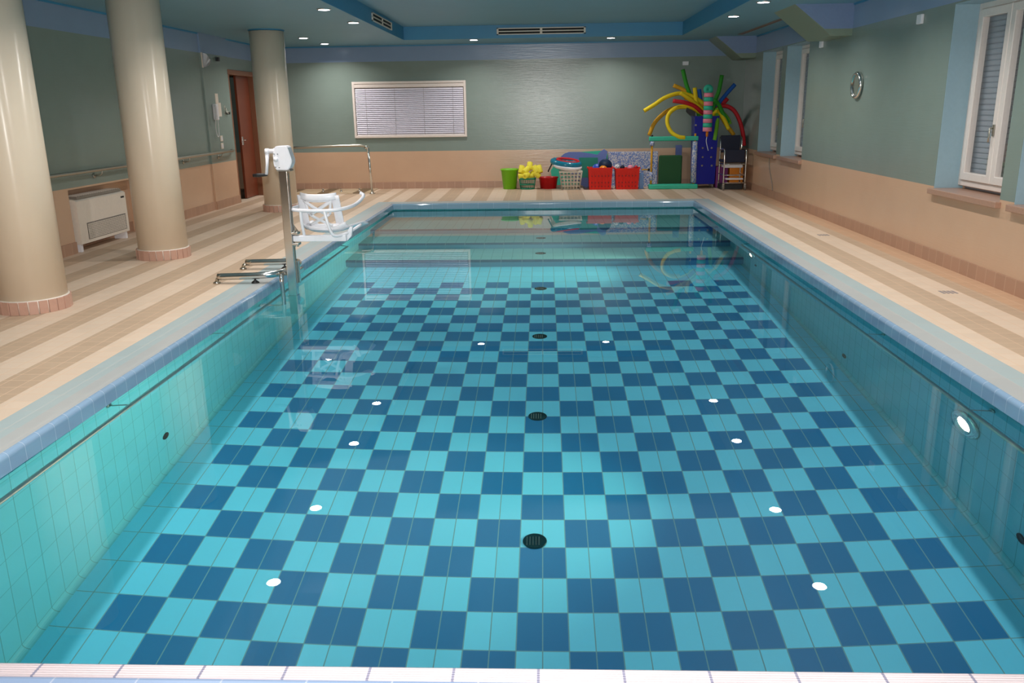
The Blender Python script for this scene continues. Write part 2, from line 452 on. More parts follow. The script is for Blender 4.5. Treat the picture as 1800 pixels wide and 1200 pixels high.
# right wall with window recesses
WZ0, WZ1, RX = .80, 2.45, 3.97
RW = [(5.65, 6.88), (7.10, 8.31), (12.62, 13.76), (14.0, 15.23)]
b = nb(); y = YF
for a, c in RW:
    box(b, XR, XR+.3, y, a, DK-.3, H); box(b, XR, XR+.3, a, c, DK-.3, WZ0); box(b, XR, XR+.3, a, c, WZ1, H); y = c
box(b, XR, XR+.3, y, YB, DK-.3, H)
struct('wall_right', b, 'wall', None, 'right wall with tall windows, peach below and grey-green above', 'wall')
b = nb(); box(b, XR+.3, XR+.35, YF, YB, .3, H)
struct('wall_outer', b, 'dark', None, 'dark outside behind the right windows', 'wall')
def frame_x(bm, x0, x1, y0, y1, z0, z1, f):
    '''rectangular frame standing in a wall that faces x, one closed ring'''
    def rg(x, d): return [bm.verts.new((x, y, z)) for y, z in ((y0+d, z0+d), (y1-d, z0+d), (y1-d, z1-d), (y0+d, z1-d))]
    c = .006; R = [rg(x1, 0), rg(x0+c, 0), rg(x0, c), rg(x0, f-c), rg(x0+c, f), rg(x1, f)]
    for i in range(6):
        a, b_ = R[i], R[(i+1) % 6]
        for j in range(4): bm.faces.new((a[j], a[(j+1) % 4], b_[(j+1) % 4], b_[j]))
wn_lab = ['nearest narrow recess of the right wall, mostly cut off by the frame', 'large double window with white frame at the right edge', 'nearer one of the two narrow windows by the far corner', 'farther one of the two narrow windows by the far corner']
for i, (a, c) in enumerate(RW):
    wn = thing('window_%d' % (i+1), wn_lab[i] if i else 'partly seen double window at the right picture edge', 'window', (RX, (a+c)/2, WZ0)); wn['kind'] = 'structure'
    b = nb()                      # painted reveals
    box(b, XR+.002, RX+.05, a-.001, a+.004, WZ0, WZ1); box(b, XR+.002, RX+.05, c-.004, c+.001, WZ0, WZ1); box(b, XR+.002, RX+.05, a, c, WZ1-.004, WZ1)
    obj('reveal', b, 'reveal', wn)
    b = nb(); f = .055            # fixed frame + two sashes
    x0, x1 = RX, RX+.05
    z0 = WZ0+.03
    frame_x(b, x0, x1, a, c, z0, WZ1, f)
    obj('window_frame', b, 'frame', wn)
    mid = (a+c)/2
    for k, (p, q) in enumerate(((a+f, mid), (mid, c-f))):
        b = nb(); g = .072; X0, X1 = RX-.018, RX+.04; zz0, zz1 = z0+f, WZ1-f
        frame_x(b, X0, X1, p+.002, q-.002, zz0+.002, zz1-.002, g)
        sa = obj('sash', b, 'frame', wn)
        b = nb(); box(b, RX+.012, RX+.02, p+g-.01, q-g+.01, zz0+g-.01, zz1-g+.01); obj('pane', b, 'glass', sa)
    b = nb(); hy = mid+.03
    box(b, RX-.03, RX-.018, hy-.014, hy+.014, 1.30, 1.40, .003); sweep(b, [(RX-.03, hy, 1.37), (RX-.055, hy, 1.37), (RX-.06, hy-.005, 1.35), (RX-.06, hy-.005, 1.25)], .008)
    obj('handle', b, 'steel_dull', wn)
    b = nb()                      # closed roller shutter outside
    z = WZ0
    while z < WZ1:
        prism(b, [(RX+.075, z), (RX+.067, z+.01), (RX+.067, z+.036), (RX+.075, z+.046), (RX+.085, z+.046), (RX+.085, z)], 1, a, c); z += .048
    obj('roller_shutter', b, 'shutter', wn)
    b = nb(); box(b, XR-.05, RX+.02, a-.03, c+.03, WZ0-.05, WZ0+.004, .008)
    obj('window_sill', b, 'stone', wn)
# ceiling
b = nb(); box(b, XL-T, -2.4, YF, YB+T, ZS, ZS+.5); box(b, 2.4, XR+T+.1, YF, YB+T, ZS, ZS+.5); box(b, -2.4, 2.4, 15.34, YB+T, ZS, ZS+.5)
struct('ceiling', b, 'ceiling', None, 'lower blue-grey ceiling border with recessed lamps', 'ceiling')
b = nb(); box(b, -2.45, 2.45, YF, 15.4, ZC, ZC+.2)
struct('ceiling', b, 'ceiling', None, 'raised blue-grey ceiling panel over the pool', 'ceiling')
b = nb(); box(b, -2.4, 2.4, 15.33, 15.34, ZS+.001, ZC); 
struct('trim_1', b, 'fascia', None, 'bright blue upstand across the far end of the raised ceiling', 'ceiling trim')
b = nb(); box(b, -2.402, -2.39, YF, 15.34, ZS+.001, ZC); struct('trim_2', b, 'fascia', None, 'bright blue upstand on the left of the raised ceiling', 'ceiling trim')
b = nb(); box(b, 2.39, 2.402, YF, 15.34, ZS+.001, ZC); struct('trim_3', b, 'fascia', None, 'bright blue upstand on the right of the raised ceiling', 'ceiling trim')
b = nb(); box(b, XL+.001, XL+.012, YF, YB, ZS-.022, ZS); box(b, XL, XR, YB-.012, YB-.001, ZS-.022, ZS); box(b, XR-.012, XR-.001, YF, YB, ZS-.022, ZS)
struct('trim_4', b, 'fascia', None, 'thin blue line where the walls meet the ceiling', 'ceiling trim')
# beams (haunches) on the right wall
for (y0, y1, w_) in ((15.75, YB, 'in the far right corner'), (10.95, 11.9, 'above the clock side of the windows')):
    P = [(3.04, ZS), (3.50, 2.385), (XR, 2.385), (XR, ZS)]
    b = nb(); prism(b, P, 1, y0, y1)
    o = struct('haunch_beam', b, 'beam_green', None, 'green sloped beam end under the ceiling %s' % w_, 'beam')
    b = nb(); prism(b, [(3.046, ZS), (3.415, 2.465), (XR, 2.465), (XR, ZS)], 1, y0-.004, y0+.01)
    obj('beam_front', b, 'frieze', o)
# skirting
b = nb(); box(b, XL, XR, YB-.015, YB, DK, DK+.125); struct('baseboard_back', b, 'skirting_x', None, 'brown tile skirting along the far wall', 'baseboard')
b = nb(); box(b, XR-.015, XR, YF, YB, DK, DK+.125); struct('baseboard_right', b, 'skirting_y', None, 'brown tile skirting along the right wall', 'baseboard')
b = nb()
for y0, y1, xx in ((YF, NY0, XL), (NY1, 13.2, XL), (13.2, DY0-.06, XL+.028), (DY1+.06, 15.72, XL)): box(b, xx, xx+.015, y0, y1, DK, DK+.125)
box(b, XL-.2, XL-.185, NY0, NY1, DK, DK+.125)
struct('baseboard_left', b, 'skirting_y', None, 'brown tile skirting along the left wall', 'baseboard')
# foot-bath tray at the far left
b = nb(); box(b, XL, -3.2, 15.62, YB-.015, DK, DK+.012)
def trayc(t, ax, iu, iv):
    par = t.math('MODULO', t.math('ADD', iu, 100.0), 3.0); return t.mix(t.math('LESS_THAN', par, .5), C(196, 176, 146), C(116, 100, 76))
tm = tiles('tray_tiles', 0, 1, .22, 2, 0, 15, None, C(196, 176, 146), .006, .4, .02, .4, trayc)
tray = obj('foot_bath', b, tm); tag(tray, 'low tiled foot bath strip behind the chrome rail at the far left', 'foot bath')
for k, px in enumerate((521, 568, 600, 632)):
    p = onY(px, 338, 15.9)
    b = nb(); lathe(b, [(.03, DK+.0125), (.03, DK+.02), (.016, DK+.024), (.014, DK+.05), (.02, DK+.055), (.018, DK+.066), (0, DK+.07)], (p.x, 15.9), 14)
    obj('water_jet', b, 'steel', tray)

# ------------------------------------------------------------------ columns
for k, (y, lab) in enumerate(((6.43, 'nearest cream round column, at the left edge'), (8.82, 'middle cream round column beside the wall heater'), (13.03, 'farthest cream round column behind the pool lift'))):
    c = (-4.06, y); t = thing('column', lab, 'column', (c[0], c[1], DK), 'round columns along the left aisle'); t['kind'] = 'thing'
    b = nb(); lathe(b, [(.25, DK+.10), (.25, ZS-.02)], c, 64); obj('shaft', b, 'cream', t)
    b = nb(); lathe(b, [(.262, ZS-.014), (.262, ZS)], c, 48); obj('top_ring', b, 'fascia', t)
    # tiled foot: 26 upright tiles round the shaft
    b = nb(); lathe(b, [(.262, DK), (.262, DK+.104), (.25, DK+.106)], c, 64); foot = obj('tiled_foot', b, 'offwhite', t)
    b = nb(); nt = 24
    for i in range(nt):
        a = 2*PI*i/nt; m_ = Matrix.Translation((c[0], c[1], 0)) @ Matrix.Rotation(a, 4, 'Z')
        box(b, .258, .272, -.0305, .0305, DK, DK+.1, .002, m_)
    obj('foot_tiles', b, 'skirting_plain' if 'skirting_plain' in M else M.setdefault('skirting_plain', plain('foot_tile_terracotta', C(192, 152, 134), .35)), foot)

# ------------------------------------------------------------------ ceiling lamps
LL = [(-2.58, 7.05), (-2.58, 8.6), (-2.56, 10.5), (-2.56, 12.1), (2.57, 7.05), (2.57, 8.6), (2.58, 10.6), (2.58, 12.2), (-1.19, 15.46), (1.19, 15.56), (-3.9, 14.45), (-3.88, 15.76),
      (-2.58, 5.3), (2.57, 5.3), (-2.58, 3.4), (2.57, 3.4), (-2.58, 1.4), (2.57, 1.4)]
LAB = {0: 'unseen ceiling downlight over the left pool side, glinting nearest the viewer at left', 1: 'ceiling downlight above the frame, second glint from the bottom at left in the water', 4: 'unseen ceiling downlight over the right pool side, glinting nearest the viewer at right', 5: 'ceiling downlight above the frame, second glint from the bottom at right in the water', 12: 'ceiling downlight over the left edge, level with the nearest column', 13: 'ceiling downlight over the right edge, nearer than the large window', 14: 'ceiling downlight over the left edge, close to the near pool end', 15: 'ceiling downlight over the right edge, close to the near pool end', 16: 'ceiling downlight left of the photographer', 17: 'ceiling downlight right of the photographer',
       2: 'ceiling downlight on the left border, nearer the viewer of the pair by the vent', 3: 'ceiling downlight on the left border, farther one of the pair beside the vent',
       6: 'ceiling downlight on the right border, cut near the top edge', 7: 'ceiling downlight on the right border, second one beyond the top edge',
       8: 'ceiling downlight left of the long far vent', 9: 'ceiling downlight right of the long far vent',
       10: 'nearer small downlight just right of the farthest column', 11: 'farther small downlight just right of the farthest column'}
for i, (x, y) in enumerate(LL):
    t = thing('ceiling_downlight', LAB.get(i, 'ceiling downlight above the pool side, seen as a glint in the water'), 'ceiling light', (x, y, ZS), 'recessed ceiling downlights')
    b = nb(); lathe(b, [(.064, ZS-.002), (.066, ZS-.012), (.084, ZS-.008), (.088, ZS)], (x, y), 28); obj('rim', b, 'steel', t)
    b = nb(); lathe(b, [(.0, ZS-.012), (.066, ZS-.0119), (.066, ZS-.002)], (x, y), 24); obj('lamp_lens', b, 'lens', t)
    lamp('downlight_bulb', 'AREA', (x, y, ZS-.016), POWER_DOWN, .12, (0, 0, -1), (1, .95, .91), 145, True)

# ------------------------------------------------------------------ vents
def vent(name, label, mat, p0, L, axis, wz, zc):
    t = thing(name, label, 'air vent', p0)
    x, y, z = p0
    M4 = Matrix.Translation(p0) @ (Matrix.Rotation(PI/2, 4, 'Z') if axis == 'y' else Matrix())
    b = nb()
    for q in ((-L/2, L/2, -.02, 0, wz/2-.014, wz/2), (-L/2, L/2, -.02, 0, -wz/2, -wz/2+.014), (-L/2, -L/2+.03, -.02, 0, -wz/2, wz/2), (L/2-.03, L/2, -.02, 0, -wz/2, wz/2), (-.02, .02, -.016, 0, -wz/2, wz/2), (-L/2, L/2, -.018, 0, -.008, .008)):
        box(b, *q, 0, M4)
    obj('vent_frame', b, 'offwhite', t)
    b = nb(); box(b, -L/2+.01, L/2-.01, -.006, -.001, -wz/2+.01, wz/2-.01, 0, M4); obj('vent_slot', b, 'dark', t)
    return t
vent('ceiling_vent', 'long white two-slot air vent on the far blue upstand', None, (-.02, 15.329, 2.86), 1.52, 'x', .11, 0)
t = thing('ceiling_vent', 'white two-slot air vent on the left blue upstand', 'air vent', (-2.388, 13.3, 2.86))
b = nb()
for z0, z1 in ((2.905, 2.918), (2.805, 2.818), (2.855, 2.868)): box(b, -2.39, -2.37, 12.52, 14.08, z0, z1)
for y0, y1 in ((12.52, 12.55), (14.05, 14.08), (13.28, 13.32)): box(b, -2.39, -2.371, y0, y1, 2.805, 2.918)
obj('vent_frame', b, 'offwhite', t)
b = nb(); box(b, -2.3895, -2.384, 12.53, 14.07, 2.81, 2.914); obj('vent_slot', b, 'dark', t)
t = thing('ceiling_vent', 'narrow brownish slot vent in the right ceiling border, running to the corner', 'air vent', (3.37, 14.0, ZS))
b = nb(); box(b, 3.325, 3.34, 12.75, 15.33, ZS-.008, ZS); box(b, 3.40, 3.415, 12.75, 15.33, ZS-.008, ZS); box(b, 3.325, 3.415, 12.73, 12.75, ZS-.008, ZS); box(b, 3.325, 3.415, 15.33, 15.35, ZS-.008, ZS)
obj('vent_frame', b, 'grille', t)
b = nb(); box(b, 3.34, 3.40, 12.75, 15.33, ZS-.004, ZS); obj('vent_slot', b, 'frame_brown', t)

# ------------------------------------------------------------------ internal window with blind on the back wall
t = thing('window_5', 'white framed wide window with closed venetian blind on the far wall', 'window', (-2.52, YB, 1.08)); t['kind'] = 'structure'
x0, x1, z0, z1 = -3.595, -1.44, 1.078, 2.108
b = nb(); fr = .055
def frame_y(bm, x0, x1, y0, y1, z0, z1, f):
    def rg(y, d): return [bm.verts.new((x, y, z)) for x, z in ((x0+d, z0+d), (x1-d, z0+d), (x1-d, z1-d), (x0+d, z1-d))]
    c = .006; R = [rg(y1, 0), rg(y0+c, 0), rg(y0, c), rg(y0, f-c), rg(y0+c, f), rg(y1, f)]
    for i in range(6):
        a, b_ = R[i], R[(i+1) % 6]
        for j in range(4): bm.faces.new((a[j], a[(j+1) % 4], b_[(j+1) % 4], b_[j]))
frame_y(b, x0, x1, YB-.045, YB-.001, z0, z1, fr*.8)
obj('window_frame', b, 'frame', t)
b = nb(); box(b, x0+.04, x1-.04, YB-.04, YB-.012, z1-.11, z1-.05, .004); obj('blind_box', b, 'frame', t)
b = nb(); z = z0+.06; n = 0
while z < z1-.11:
    m_ = Matrix.Translation((0, YB-.022, z)) @ Matrix.Rotation(math.radians(49), 4, 'X'); box(b, x0+.055, x1-.055, -.02, .02, -.0008, .0008, 0, m_); z += .036; n += 1
obj('blind_slats', b, 'blind', t)
b = nb(); box(b, x0+.055, x1-.055, YB-.034, YB-.012, z0+.045, z0+.06, .003); obj('bottom_rail', b, 'frame', t)
for k in range(4):
    xx = x0+.25+k*(x1-x0-.5)/3; b = nb(); sweep(b, [(xx, YB-.037, z0+.05), (xx, YB-.037, z1-.1)], .0018, 6); obj('blind_cord', b, 'grille', t)
b = nb(); box(b, x0+.03, x1-.03, YB-.008, YB-.001, z0+.03, z1-.03); obj('backing', b, 'grille', t)

# ------------------------------------------------------------------ doors on the left
t = thing('door_1', 'open dark brown wooden door in the left wall beside the middle wall phone', 'door', (XL, (DY0+DY1)/2, DK)); t['kind'] = 'structure'
b = nb(); box(b, XL-T, XL+.03, DY0-.05, DY0+.0, DK, DZ+.0, .004); box(b, XL-T, XL+.03, DY1-.02, DY1+.06, DK, DZ, .004); box(b, XL-T, XL+.035, DY0-.06, DY1+.06, DZ-.02, DZ+.06, .004)
obj('door_frame', b, 'frame_brown', t)
b = nb(); box(b, XL-.10, XL-.06, 14.86, DY1, DK+.01, DZ-.02, .003); lf = obj('door_leaf', b, 'brown', t)
b = nb(); sweep(b, [(XL-.06, 14.91, 1.12), (XL-.02, 14.91, 1.12), (XL-.015, 14.94, 1.12), (XL-.015, 15.0, 1.12)], .007); box(b, XL-.06, XL-.054, 14.89, 14.93, 1.04, 1.18)
obj('door_handle', b, 'steel', lf)
t = thing('door_2', 'dark brown door edge just showing left of the farthest column', 'door', (XL, 16.05, DK)); t['kind'] = 'structure'
b = nb(); box(b, XL-T, XL+.03, 15.72, 15.80, DK, 2.25, .004); box(b, XL-T, XL+.03, 16.36, 16.44, DK, 2.25, .004); box(b, XL-T, XL+.03, 15.72, 16.44, 2.19, 2.27, .004)
obj('door_frame', b, 'frame_brown', t)
b = nb(); box(b, XL-.08, XL-.04, 15.80, 16.36, DK+.01, 2.19, .003); lf = obj('door_leaf', b, 'brown', t)
b = nb(); sweep(b, [(XL-.04, 15.88, 1.13), (XL+.01, 15.88, 1.13), (XL+.012, 15.96, 1.13)], .009); obj('door_handle', b, 'steel', lf)

# ------------------------------------------------------------------ handrails
t = thing('handrail', 'long dull metal handrail on brackets along the left wall', 'handrail', (XL, 10, .98))
xr = XL+.10
b = nb(); sweep(b, smooth_path([(xr, 1.0, .985), (xr, 5, .985), (xr, 13.95, .985)], 2)+[Vector((xr-.02, 14.03, .985)), Vector((XL+.03, 14.06, .985))], .02); obj('rail', b, 'steel_dull', t)
for y in (2.2, 4.7, 7.2, 9.69, 12.19, 13.47):
    b = nb(); xw = XL+(.028 if y > 13.2 else 0); sweep(b, [(xw+.006, y, .915), (xr-.02, y, .92), (xr, y, .94), (xr, y, .967)], .008, 8)
    m_ = Matrix.Translation((xw, y, .915)) @ Matrix.Rotation(PI/2, 4, 'Y'); lathe(b, [(.03, 0), (.03, .008), (.0, .009)], (0, 0), 16, m_)
    obj('rail_bracket', b, 'steel_dull', t)
t = thing('handrail', 'chrome rail with bent end and floor post by the foot bath', 'handrail', (-3.15, 15.57, DK))
b = nb(); P = [(-5.05, 15.57, .955), (-4.4, 15.57, .955), (-3.6, 15.57, .975), (-3.32, 15.57, .978), (-3.23, 15.57, .965), (-3.185, 15.57, .93), (-3.17, 15.57, .86)]
sweep(b, P, .021); obj('rail', b, 'steel_dull', t)
b = nb(); sweep(b, [(-3.172, 15.57, .93), (-3.14, 15.57, DK+.01)], .021); obj('post', b, 'steel', t)
b = nb(); lathe(b, [(.055, DK), (.055, DK+.008), (.03, DK+.012), (.024, DK+.03)], (-3.14, 15.57), 20); obj('floor_flange', b, 'steel_dull', t)
b = nb(); m_ = Matrix.Translation((-3.20, 15.57, .945)) @ Matrix.Rotation(PI/2.8, 4, 'Y'); lathe(b, [(.027, -.03), (.029, 0), (.027, .03)], (0, 0), 16, m_); obj('elbow_joint', b, 'steel', t)
# underwater pool rails
for s, nm, zr in ((-1, 'left', -.16), (1, 'right', -.27)):
    t = thing('pool_rail', 'thin steel grab rail just under the water along the %s pool wall' % nm, 'handrail', (s*2.42, 8, zr))
    b = nb(); X = s*2.42; sweep(b, [(s*(WX-.0), 2.4, zr), (X, 2.5, zr), (X, 6, zr), (X, 10.3, zr), (s*(WX-.0), 10.4, zr)], .018); obj('rail', b, 'steel_dull', t)
    for k, y in enumerate((3.0, 4.6, 6.2, 7.8, 9.4)):
        b = nb(); sweep(b, [(X, y, zr), (s*(WX-.02), y, zr-.02), (s*WX, y, zr-.02)], .007, 8)
        m_ = Matrix.Translation((s*WX, y, zr-.02)) @ Matrix.Rotation(-s*PI/2, 4, 'Y'); lathe(b, [(.028, 0), (.028, .008), (.0, .009)], (0, 0), 14, m_)
        obj('rail_bracket', b, 'steel_dull', t)
# underwater lamps
for x, y, z, lab in ((WX, 4.86, -.80, 'round underwater lamp in the right pool wall, nearest and brightest'), (WX, 10.3, -.95, 'small distant underwater lamp glowing in the right pool wall')):
    s = 1 if x > 0 else -1
    t = thing('pool_lamp', lab, 'pool lamp', (x, y, z), 'underwater pool lamps')
    m_ = Matrix.Translation((x, y, z)) @ Matrix.Rotation(-s*PI/2, 4, 'Y')
    b = nb(); lathe(b, [(.165, 0), (.165, .012), (.15, .024), (.10, .03), (.088, .012)], (0, 0), 36, m_); obj('lamp_ring', b, 'steel', t)
    b = nb(); lathe(b, [(.09, .006), (.085, .014), (.05, .02), (0, .022)], (0, 0), 30, m_); obj('lamp_lens', b, 'pool_lens', t)
    lamp('pool_lamp_bulb', 'AREA', (x-s*.03, y, z), POWER_POOL, .15, (-s, 0, 0.10), (.92, 1, .74), 75)
# inlets in the walls, drains in the floor
for x, y, z, lab in ((-WX, 5.25, -1.42, 'black round inlet in the left pool wall'), (WX, 6.95, -1.60, 'black round inlet in the right pool wall, middle one'), (WX, 4.15, -1.52, 'black round inlet in the right pool wall at the picture edge'), (WX, 10.1, -1.36, 'black round inlet in the right pool wall, farthest one')):
    s = 1 if x > 0 else -1
    m_ = Matrix.Translation((x, y, z)) @ Matrix.Rotation(-s*PI/2, 4, 'Y')
    b = nb(); lathe(b, [(.042, 0), (.042, .006), (.034, .009), (.028, .003), (0, .003)], (0, 0), 24, m_); tag(obj('pool_inlet', b, 'black', None), lab, 'inlet', 'inlets in the pool walls')
for k, (x, y, zf) in enumerate(((-.047, 4.54, PD), (-.04, 6.11, PD), (-.03, 7.87, PD), (-.025, 9.6, PD), (-.03, 11.18, ST[0][1]), (-.03, 11.95, ST[1][1]))):
    lab = ['nearest round dark drain on the pool floor centre line', 'second nearest round drain on the pool floor', 'third round drain along the pool centre line', 'drain near the far row of dark chequers', 'drain on the lowest submerged step', 'faint drain on the higher submerged step'][k]
    b = nb(); lathe(b, [(.072, zf), (.072, zf+.006), (.066, zf+.009), (.06, zf+.005), (0, zf+.005)], (x, y), 32)
    d = obj('floor_drain', b, 'grille_d' if 'grille_d' in M else M.setdefault('grille_d', plain('dark_drain', C(18, 58, 62), .3, .4)), None); tag(d, lab, 'drain', 'drains along the pool floor')
    b = nb()
    for q in range(5): box(b, x-.05+.018*q, x-.044+.018*q, y-.04, y+.04, zf+.005, zf+.008)
    obj('grate', b, 'steel_dull', d)
# tiny deck marks
for x, y in ((3.285, 9.96), (3.286, 6.8)):
    b = nb()
    for k in range(4): box(b, x-.06+k*.033, x-.04+k*.033, y-.05, y+.05, DK, DK+.0025)
    tag(obj('deck_drain', b, 'grey_m'), 'small grey floor outlet in the right deck, %s' % ('farther one' if y > 8 else 'nearer one'), 'drain', 'small outlets in the right deck')

# ------------------------------------------------------------------ pool lift
t = thing('pool_lift', 'chrome and white pool lift with plastic seat at the left pool edge', 'pool lift', (-2.255, 7.4, DK))
PX, PY = -2.252, 7.40
b = nb(); box(b, PX-.038, PX+.038, PY-.038, PY+.038, -.72, 1.12, .006); post = obj('post', b, 'steel', t)
b = nb(); box(b, PX-.043, PX+.043, PY-.043, PY+.043, -.30, -.02, .005); obj('post_sleeve', b, 'steel', post)
b = nb(); box(b, PX+.036, PX+.0395, PY-.012, PY+.012, .1, 1.08); obj('dark_face_strip', b, 'grille', post)  # added grey strip, puts the shade of the post's right face into colour
# U base frame
U_ = smooth_path([(-2.92, 7.36, .172), (-2.75, 7.36, .176), (-2.58, 7.36, .18), (-2.46, 7.375, .186), (-2.37, 7.44, .19), (-2.34, 7.56, .19), (-2.335, 7.72, .19), (-2.34, 7.9, .19), (-2.38, 8.01, .188), (-2.46, 8.05, .186), (-2.6, 8.05, .182), (-2.9, 8.05, .178)], 5)
b = nb(); sweep(b, U_, .031, 16); base = obj('base_frame', b, 'steel', t)
for fx, fy in ((-2.915, 7.36), (-2.915, 8.05)):
    b = nb(); sweep(b, [(fx+.02, fy, .17), (fx-.012, fy, .15), (fx-.02, fy, .128)], .017, 10); lathe(b, [(.032, DK), (.032, DK+.012), (.015, DK+.02)], (fx-.02, fy), 16); obj('foot', b, 'steel_dull', base)
for fx, fy in ((-2.585, 7.365), (-2.52, 8.045)):
    b = nb(); lathe(b, [(.036, DK), (.032, DK+.012), (.008, DK+.03), (.008, .16)], (fx, fy), 16); obj('foot', b, 'black', base)
b = nb(); box(b, -2.36, -2.2, 7.43, 7.60, .165, .215, .006); box(b, -2.31, -2.19, 7.425, 7.445, .1, .3, .004); cl = obj('clamp_plate', b, 'steel', t)
for q in range(3):
    b = nb(); lathe(b, [(.012, .215), (.012, .228), (0, .23)], (-2.33+.04*q, 7.5), 8); obj('bolt', b, 'steel_dull', cl)
b = nb(); sweep(b, [(-2.345, 7.37, .19), (-2.345, 7.365, .12), (-2.34, 7.365, -.1), (-2.34, 7.365, -.36), (-2.38, 7.365, -.40), (-2.50, 7.365, -.40)], .02, 12); obj('stay_tube', b, 'steel', t)
b = nb(); m_ = Matrix.Translation((-2.53, 7.365, -.40)) @ Matrix.Rotation(PI/2, 4, 'Y'); lathe(b, [(.05, -.03), (.05, 0), (.04, .03)], (0, 0), 20, m_); obj('wall_pad', b, 'white', t)
# gearbox
b = nb(); P = [(-2.300, 1.112), (-2.318, 1.155), (-2.318, 1.235), (-2.300, 1.30), (-2.285, 1.312), (-2.205, 1.314), (-2.188, 1.306), (-2.158, 1.20), (-2.160, 1.165), (-2.185, 1.118), (-2.20, 1.108)]
prism(b, P, 1, PY-.06, PY+.06); bmesh.ops.bevel(b, geom=b.edges[:], offset=.006, segments=2, affect='EDGES'); gb = obj('gearbox', b, 'white', t)
b = nb(); box(b, -2.300, -2.18, PY-.05, PY+.05, 1.098, 1.112, .002); obj('gearbox_base', b, 'grille', gb)
b = nb(); mR = Matrix.Rotation(PI/2, 4, 'X')
for (sx, sz, r_) in ((-2.293, 1.20, .022),): lathe(b, [(r_, 0), (r_, .005), (.012, .005), (.012, .009), (0, .009)], (0, 0), 20, Matrix.Translation((sx, PY-.06, sz)) @ mR)
obj('dial', b, 'white', gb)
for sx, sz in ((-2.305, 1.245), (-2.275, 1.245), (-2.300, 1.135), (-2.270, 1.132)):
    b = nb(); lathe(b, [(.006, 0), (.005, .004), (0, .005)], (0, 0), 10, Matrix.Translation((sx, PY-.06, sz)) @ mR); obj('screw', b, 'steel', gb)
b = nb(); mY = Matrix.Translation((-2.30, PY-.01, 1.268)) @ Matrix.Rotation(-PI/2, 4, 'Y'); lathe(b, [(.030, -.02), (.030, .0), (.026, .004), (.026, .02), (.020, .024), (.020, .075)], (0, 0), 20, mY); ck = obj('crank_shaft', b, 'white', t)
b = nb(); sweep(b, [(-2.362, PY-.01, 1.268), (-2.395, PY-.01, 1.268)], .024, 16); sweep(b, [(-2.379, PY-.01, 1.262), (-2.388, PY-.012, 1.16), (-2.402, PY-.014, 1.070)], [.019, .013, .014], 12); obj('crank_arm', b, 'white', ck)
b = nb(); sweep(b, [(-2.397, PY-.014, 1.070), (-2.415, PY-.014, 1.068), (-2.43, PY-.014, 1.067), (-2.47, PY-.014, 1.065), (-2.52, PY-.014, 1.062)], [.013, .013, .014, .017, .014], 14); obj('crank_grip', b, 'black', ck)
b = nb(); lathe(b, [(.014, 0), (.012, .004), (0, .004)], (0, 0), 14, Matrix.Translation((-2.396, PY-.01, 1.268)) @ Matrix.Rotation(-PI/2, 4, 'Y')); obj('crank_cap', b, 'black', ck)
# arm and brackets
b = nb(); box(b, PX+.04, -1.738, PY-.03, PY+.02, .482, .535, .005); arm = obj('seat_arm', b, 'white', t)
b = nb(); box(b, PX+.03, PX+.09, PY-.045, PY+.045, .545, .565, .003); obj('arm_bracket', b, 'steel', arm); b = nb(); box(b, PX+.03, PX+.09, PY-.045, PY+.045, .45, .47, .003); obj('arm_bracket', b, 'steel', arm); b = nb(); prism(b, [(PX+.04, .565), (PX+.085, .565), (PX+.04, .63)], 1, PY+.01, PY+.02); obj('arm_bracket', b, 'steel', arm)
for zz in (.565, .44):
    for q in (.055, .08):
        b = nb(); lathe(b, [(.009, zz), (.009, zz+.012), (0, zz+.013)], (PX+q, PY-.03), 8); obj('bolt', b, 'steel_dull', arm)
# seat
SC = Vector((-1.975, 7.42, 0)); SR = Matrix.Translation(SC) @ Matrix.Rotation(math.radians(-10), 4, 'Z')
def seat_pt(u, v):       # u -1..1 across, v 0..1 up the back: curved back shell
    w_ = .205-.02*v-.03*(1-v)**3*0
    x = u*w_*(1.0-.05*(1-v)); y = .055-.075*v - .05*(1-abs(u)**2)*.0 + .07*abs(u)**2.2 - .03
    z = .585+.295*v+.015*abs(u)**2*v
    return SR @ Vector((x, y, z))
def slab(path_uv, wid, th=.012):
    b_ = nb(); pts = [seat_pt(*p) for p in path_uv]; return pts
def strip(bm, uv, r):
    pts = [seat_pt(*q) for q in uv]
    n_ = 10; prev = None; rings = []
    for i, p in enumerate(pts):
        tt = (pts[min(i+1, len(pts)-1)]-pts[max(i-1, 0)]).normalized(); nrm = (SR.to_3x3() @ Vector((0, 1, 0))).normalized(); sd = tt.cross(nrm).normalized(); nn = sd.cross(tt)
        rings.append([bm.verts.new(p+sd*math.cos(2*PI*j/n_)*r+nn*math.sin(2*PI*j/n_)*.007) for j in range(n_)])
    for a, c in zip(rings, rings[1:]):
        for j in range(n_):
            f = bm.faces.new((a[j], a[(j+1) % n_], c[(j+1) % n_], c[j])); f.smooth = True
    bm.faces.new(rings[0][::-1]); bm.faces.new(rings[-1])
lin = lambda a, c, n=8: [(a[0]+(c[0]-a[0])*i/n, a[1]+(c[1]-a[1])*i/n) for i in range(n+1)]
b = nb()
strip(b, lin((-.93, .95), (.93, .95), 16), .030)       # top edge
for s in (-1, 1):
    strip(b, lin((s*.86, .0), (s*.86, .97)), .040)
strip(b, lin((-.9, .05), (.9, .05), 12), .030)
strip(b, lin((-.62, .84), (.62, .84), 12), .008)
for s in (-1, 1):
    strip(b, lin((s*.70, .84), (-s*.40, .44)), .015); strip(b, lin((s*.50, .44), (-s*.55, .10)), .013); strip(b, lin((s*.66, .86), (s*.52, .44)), .013)
seat = obj('seat_back', b, 'white', t)
b = nb(); prevr = None        # bowl shaped pan with side flares
NU, NV = 18, 14; grid = []
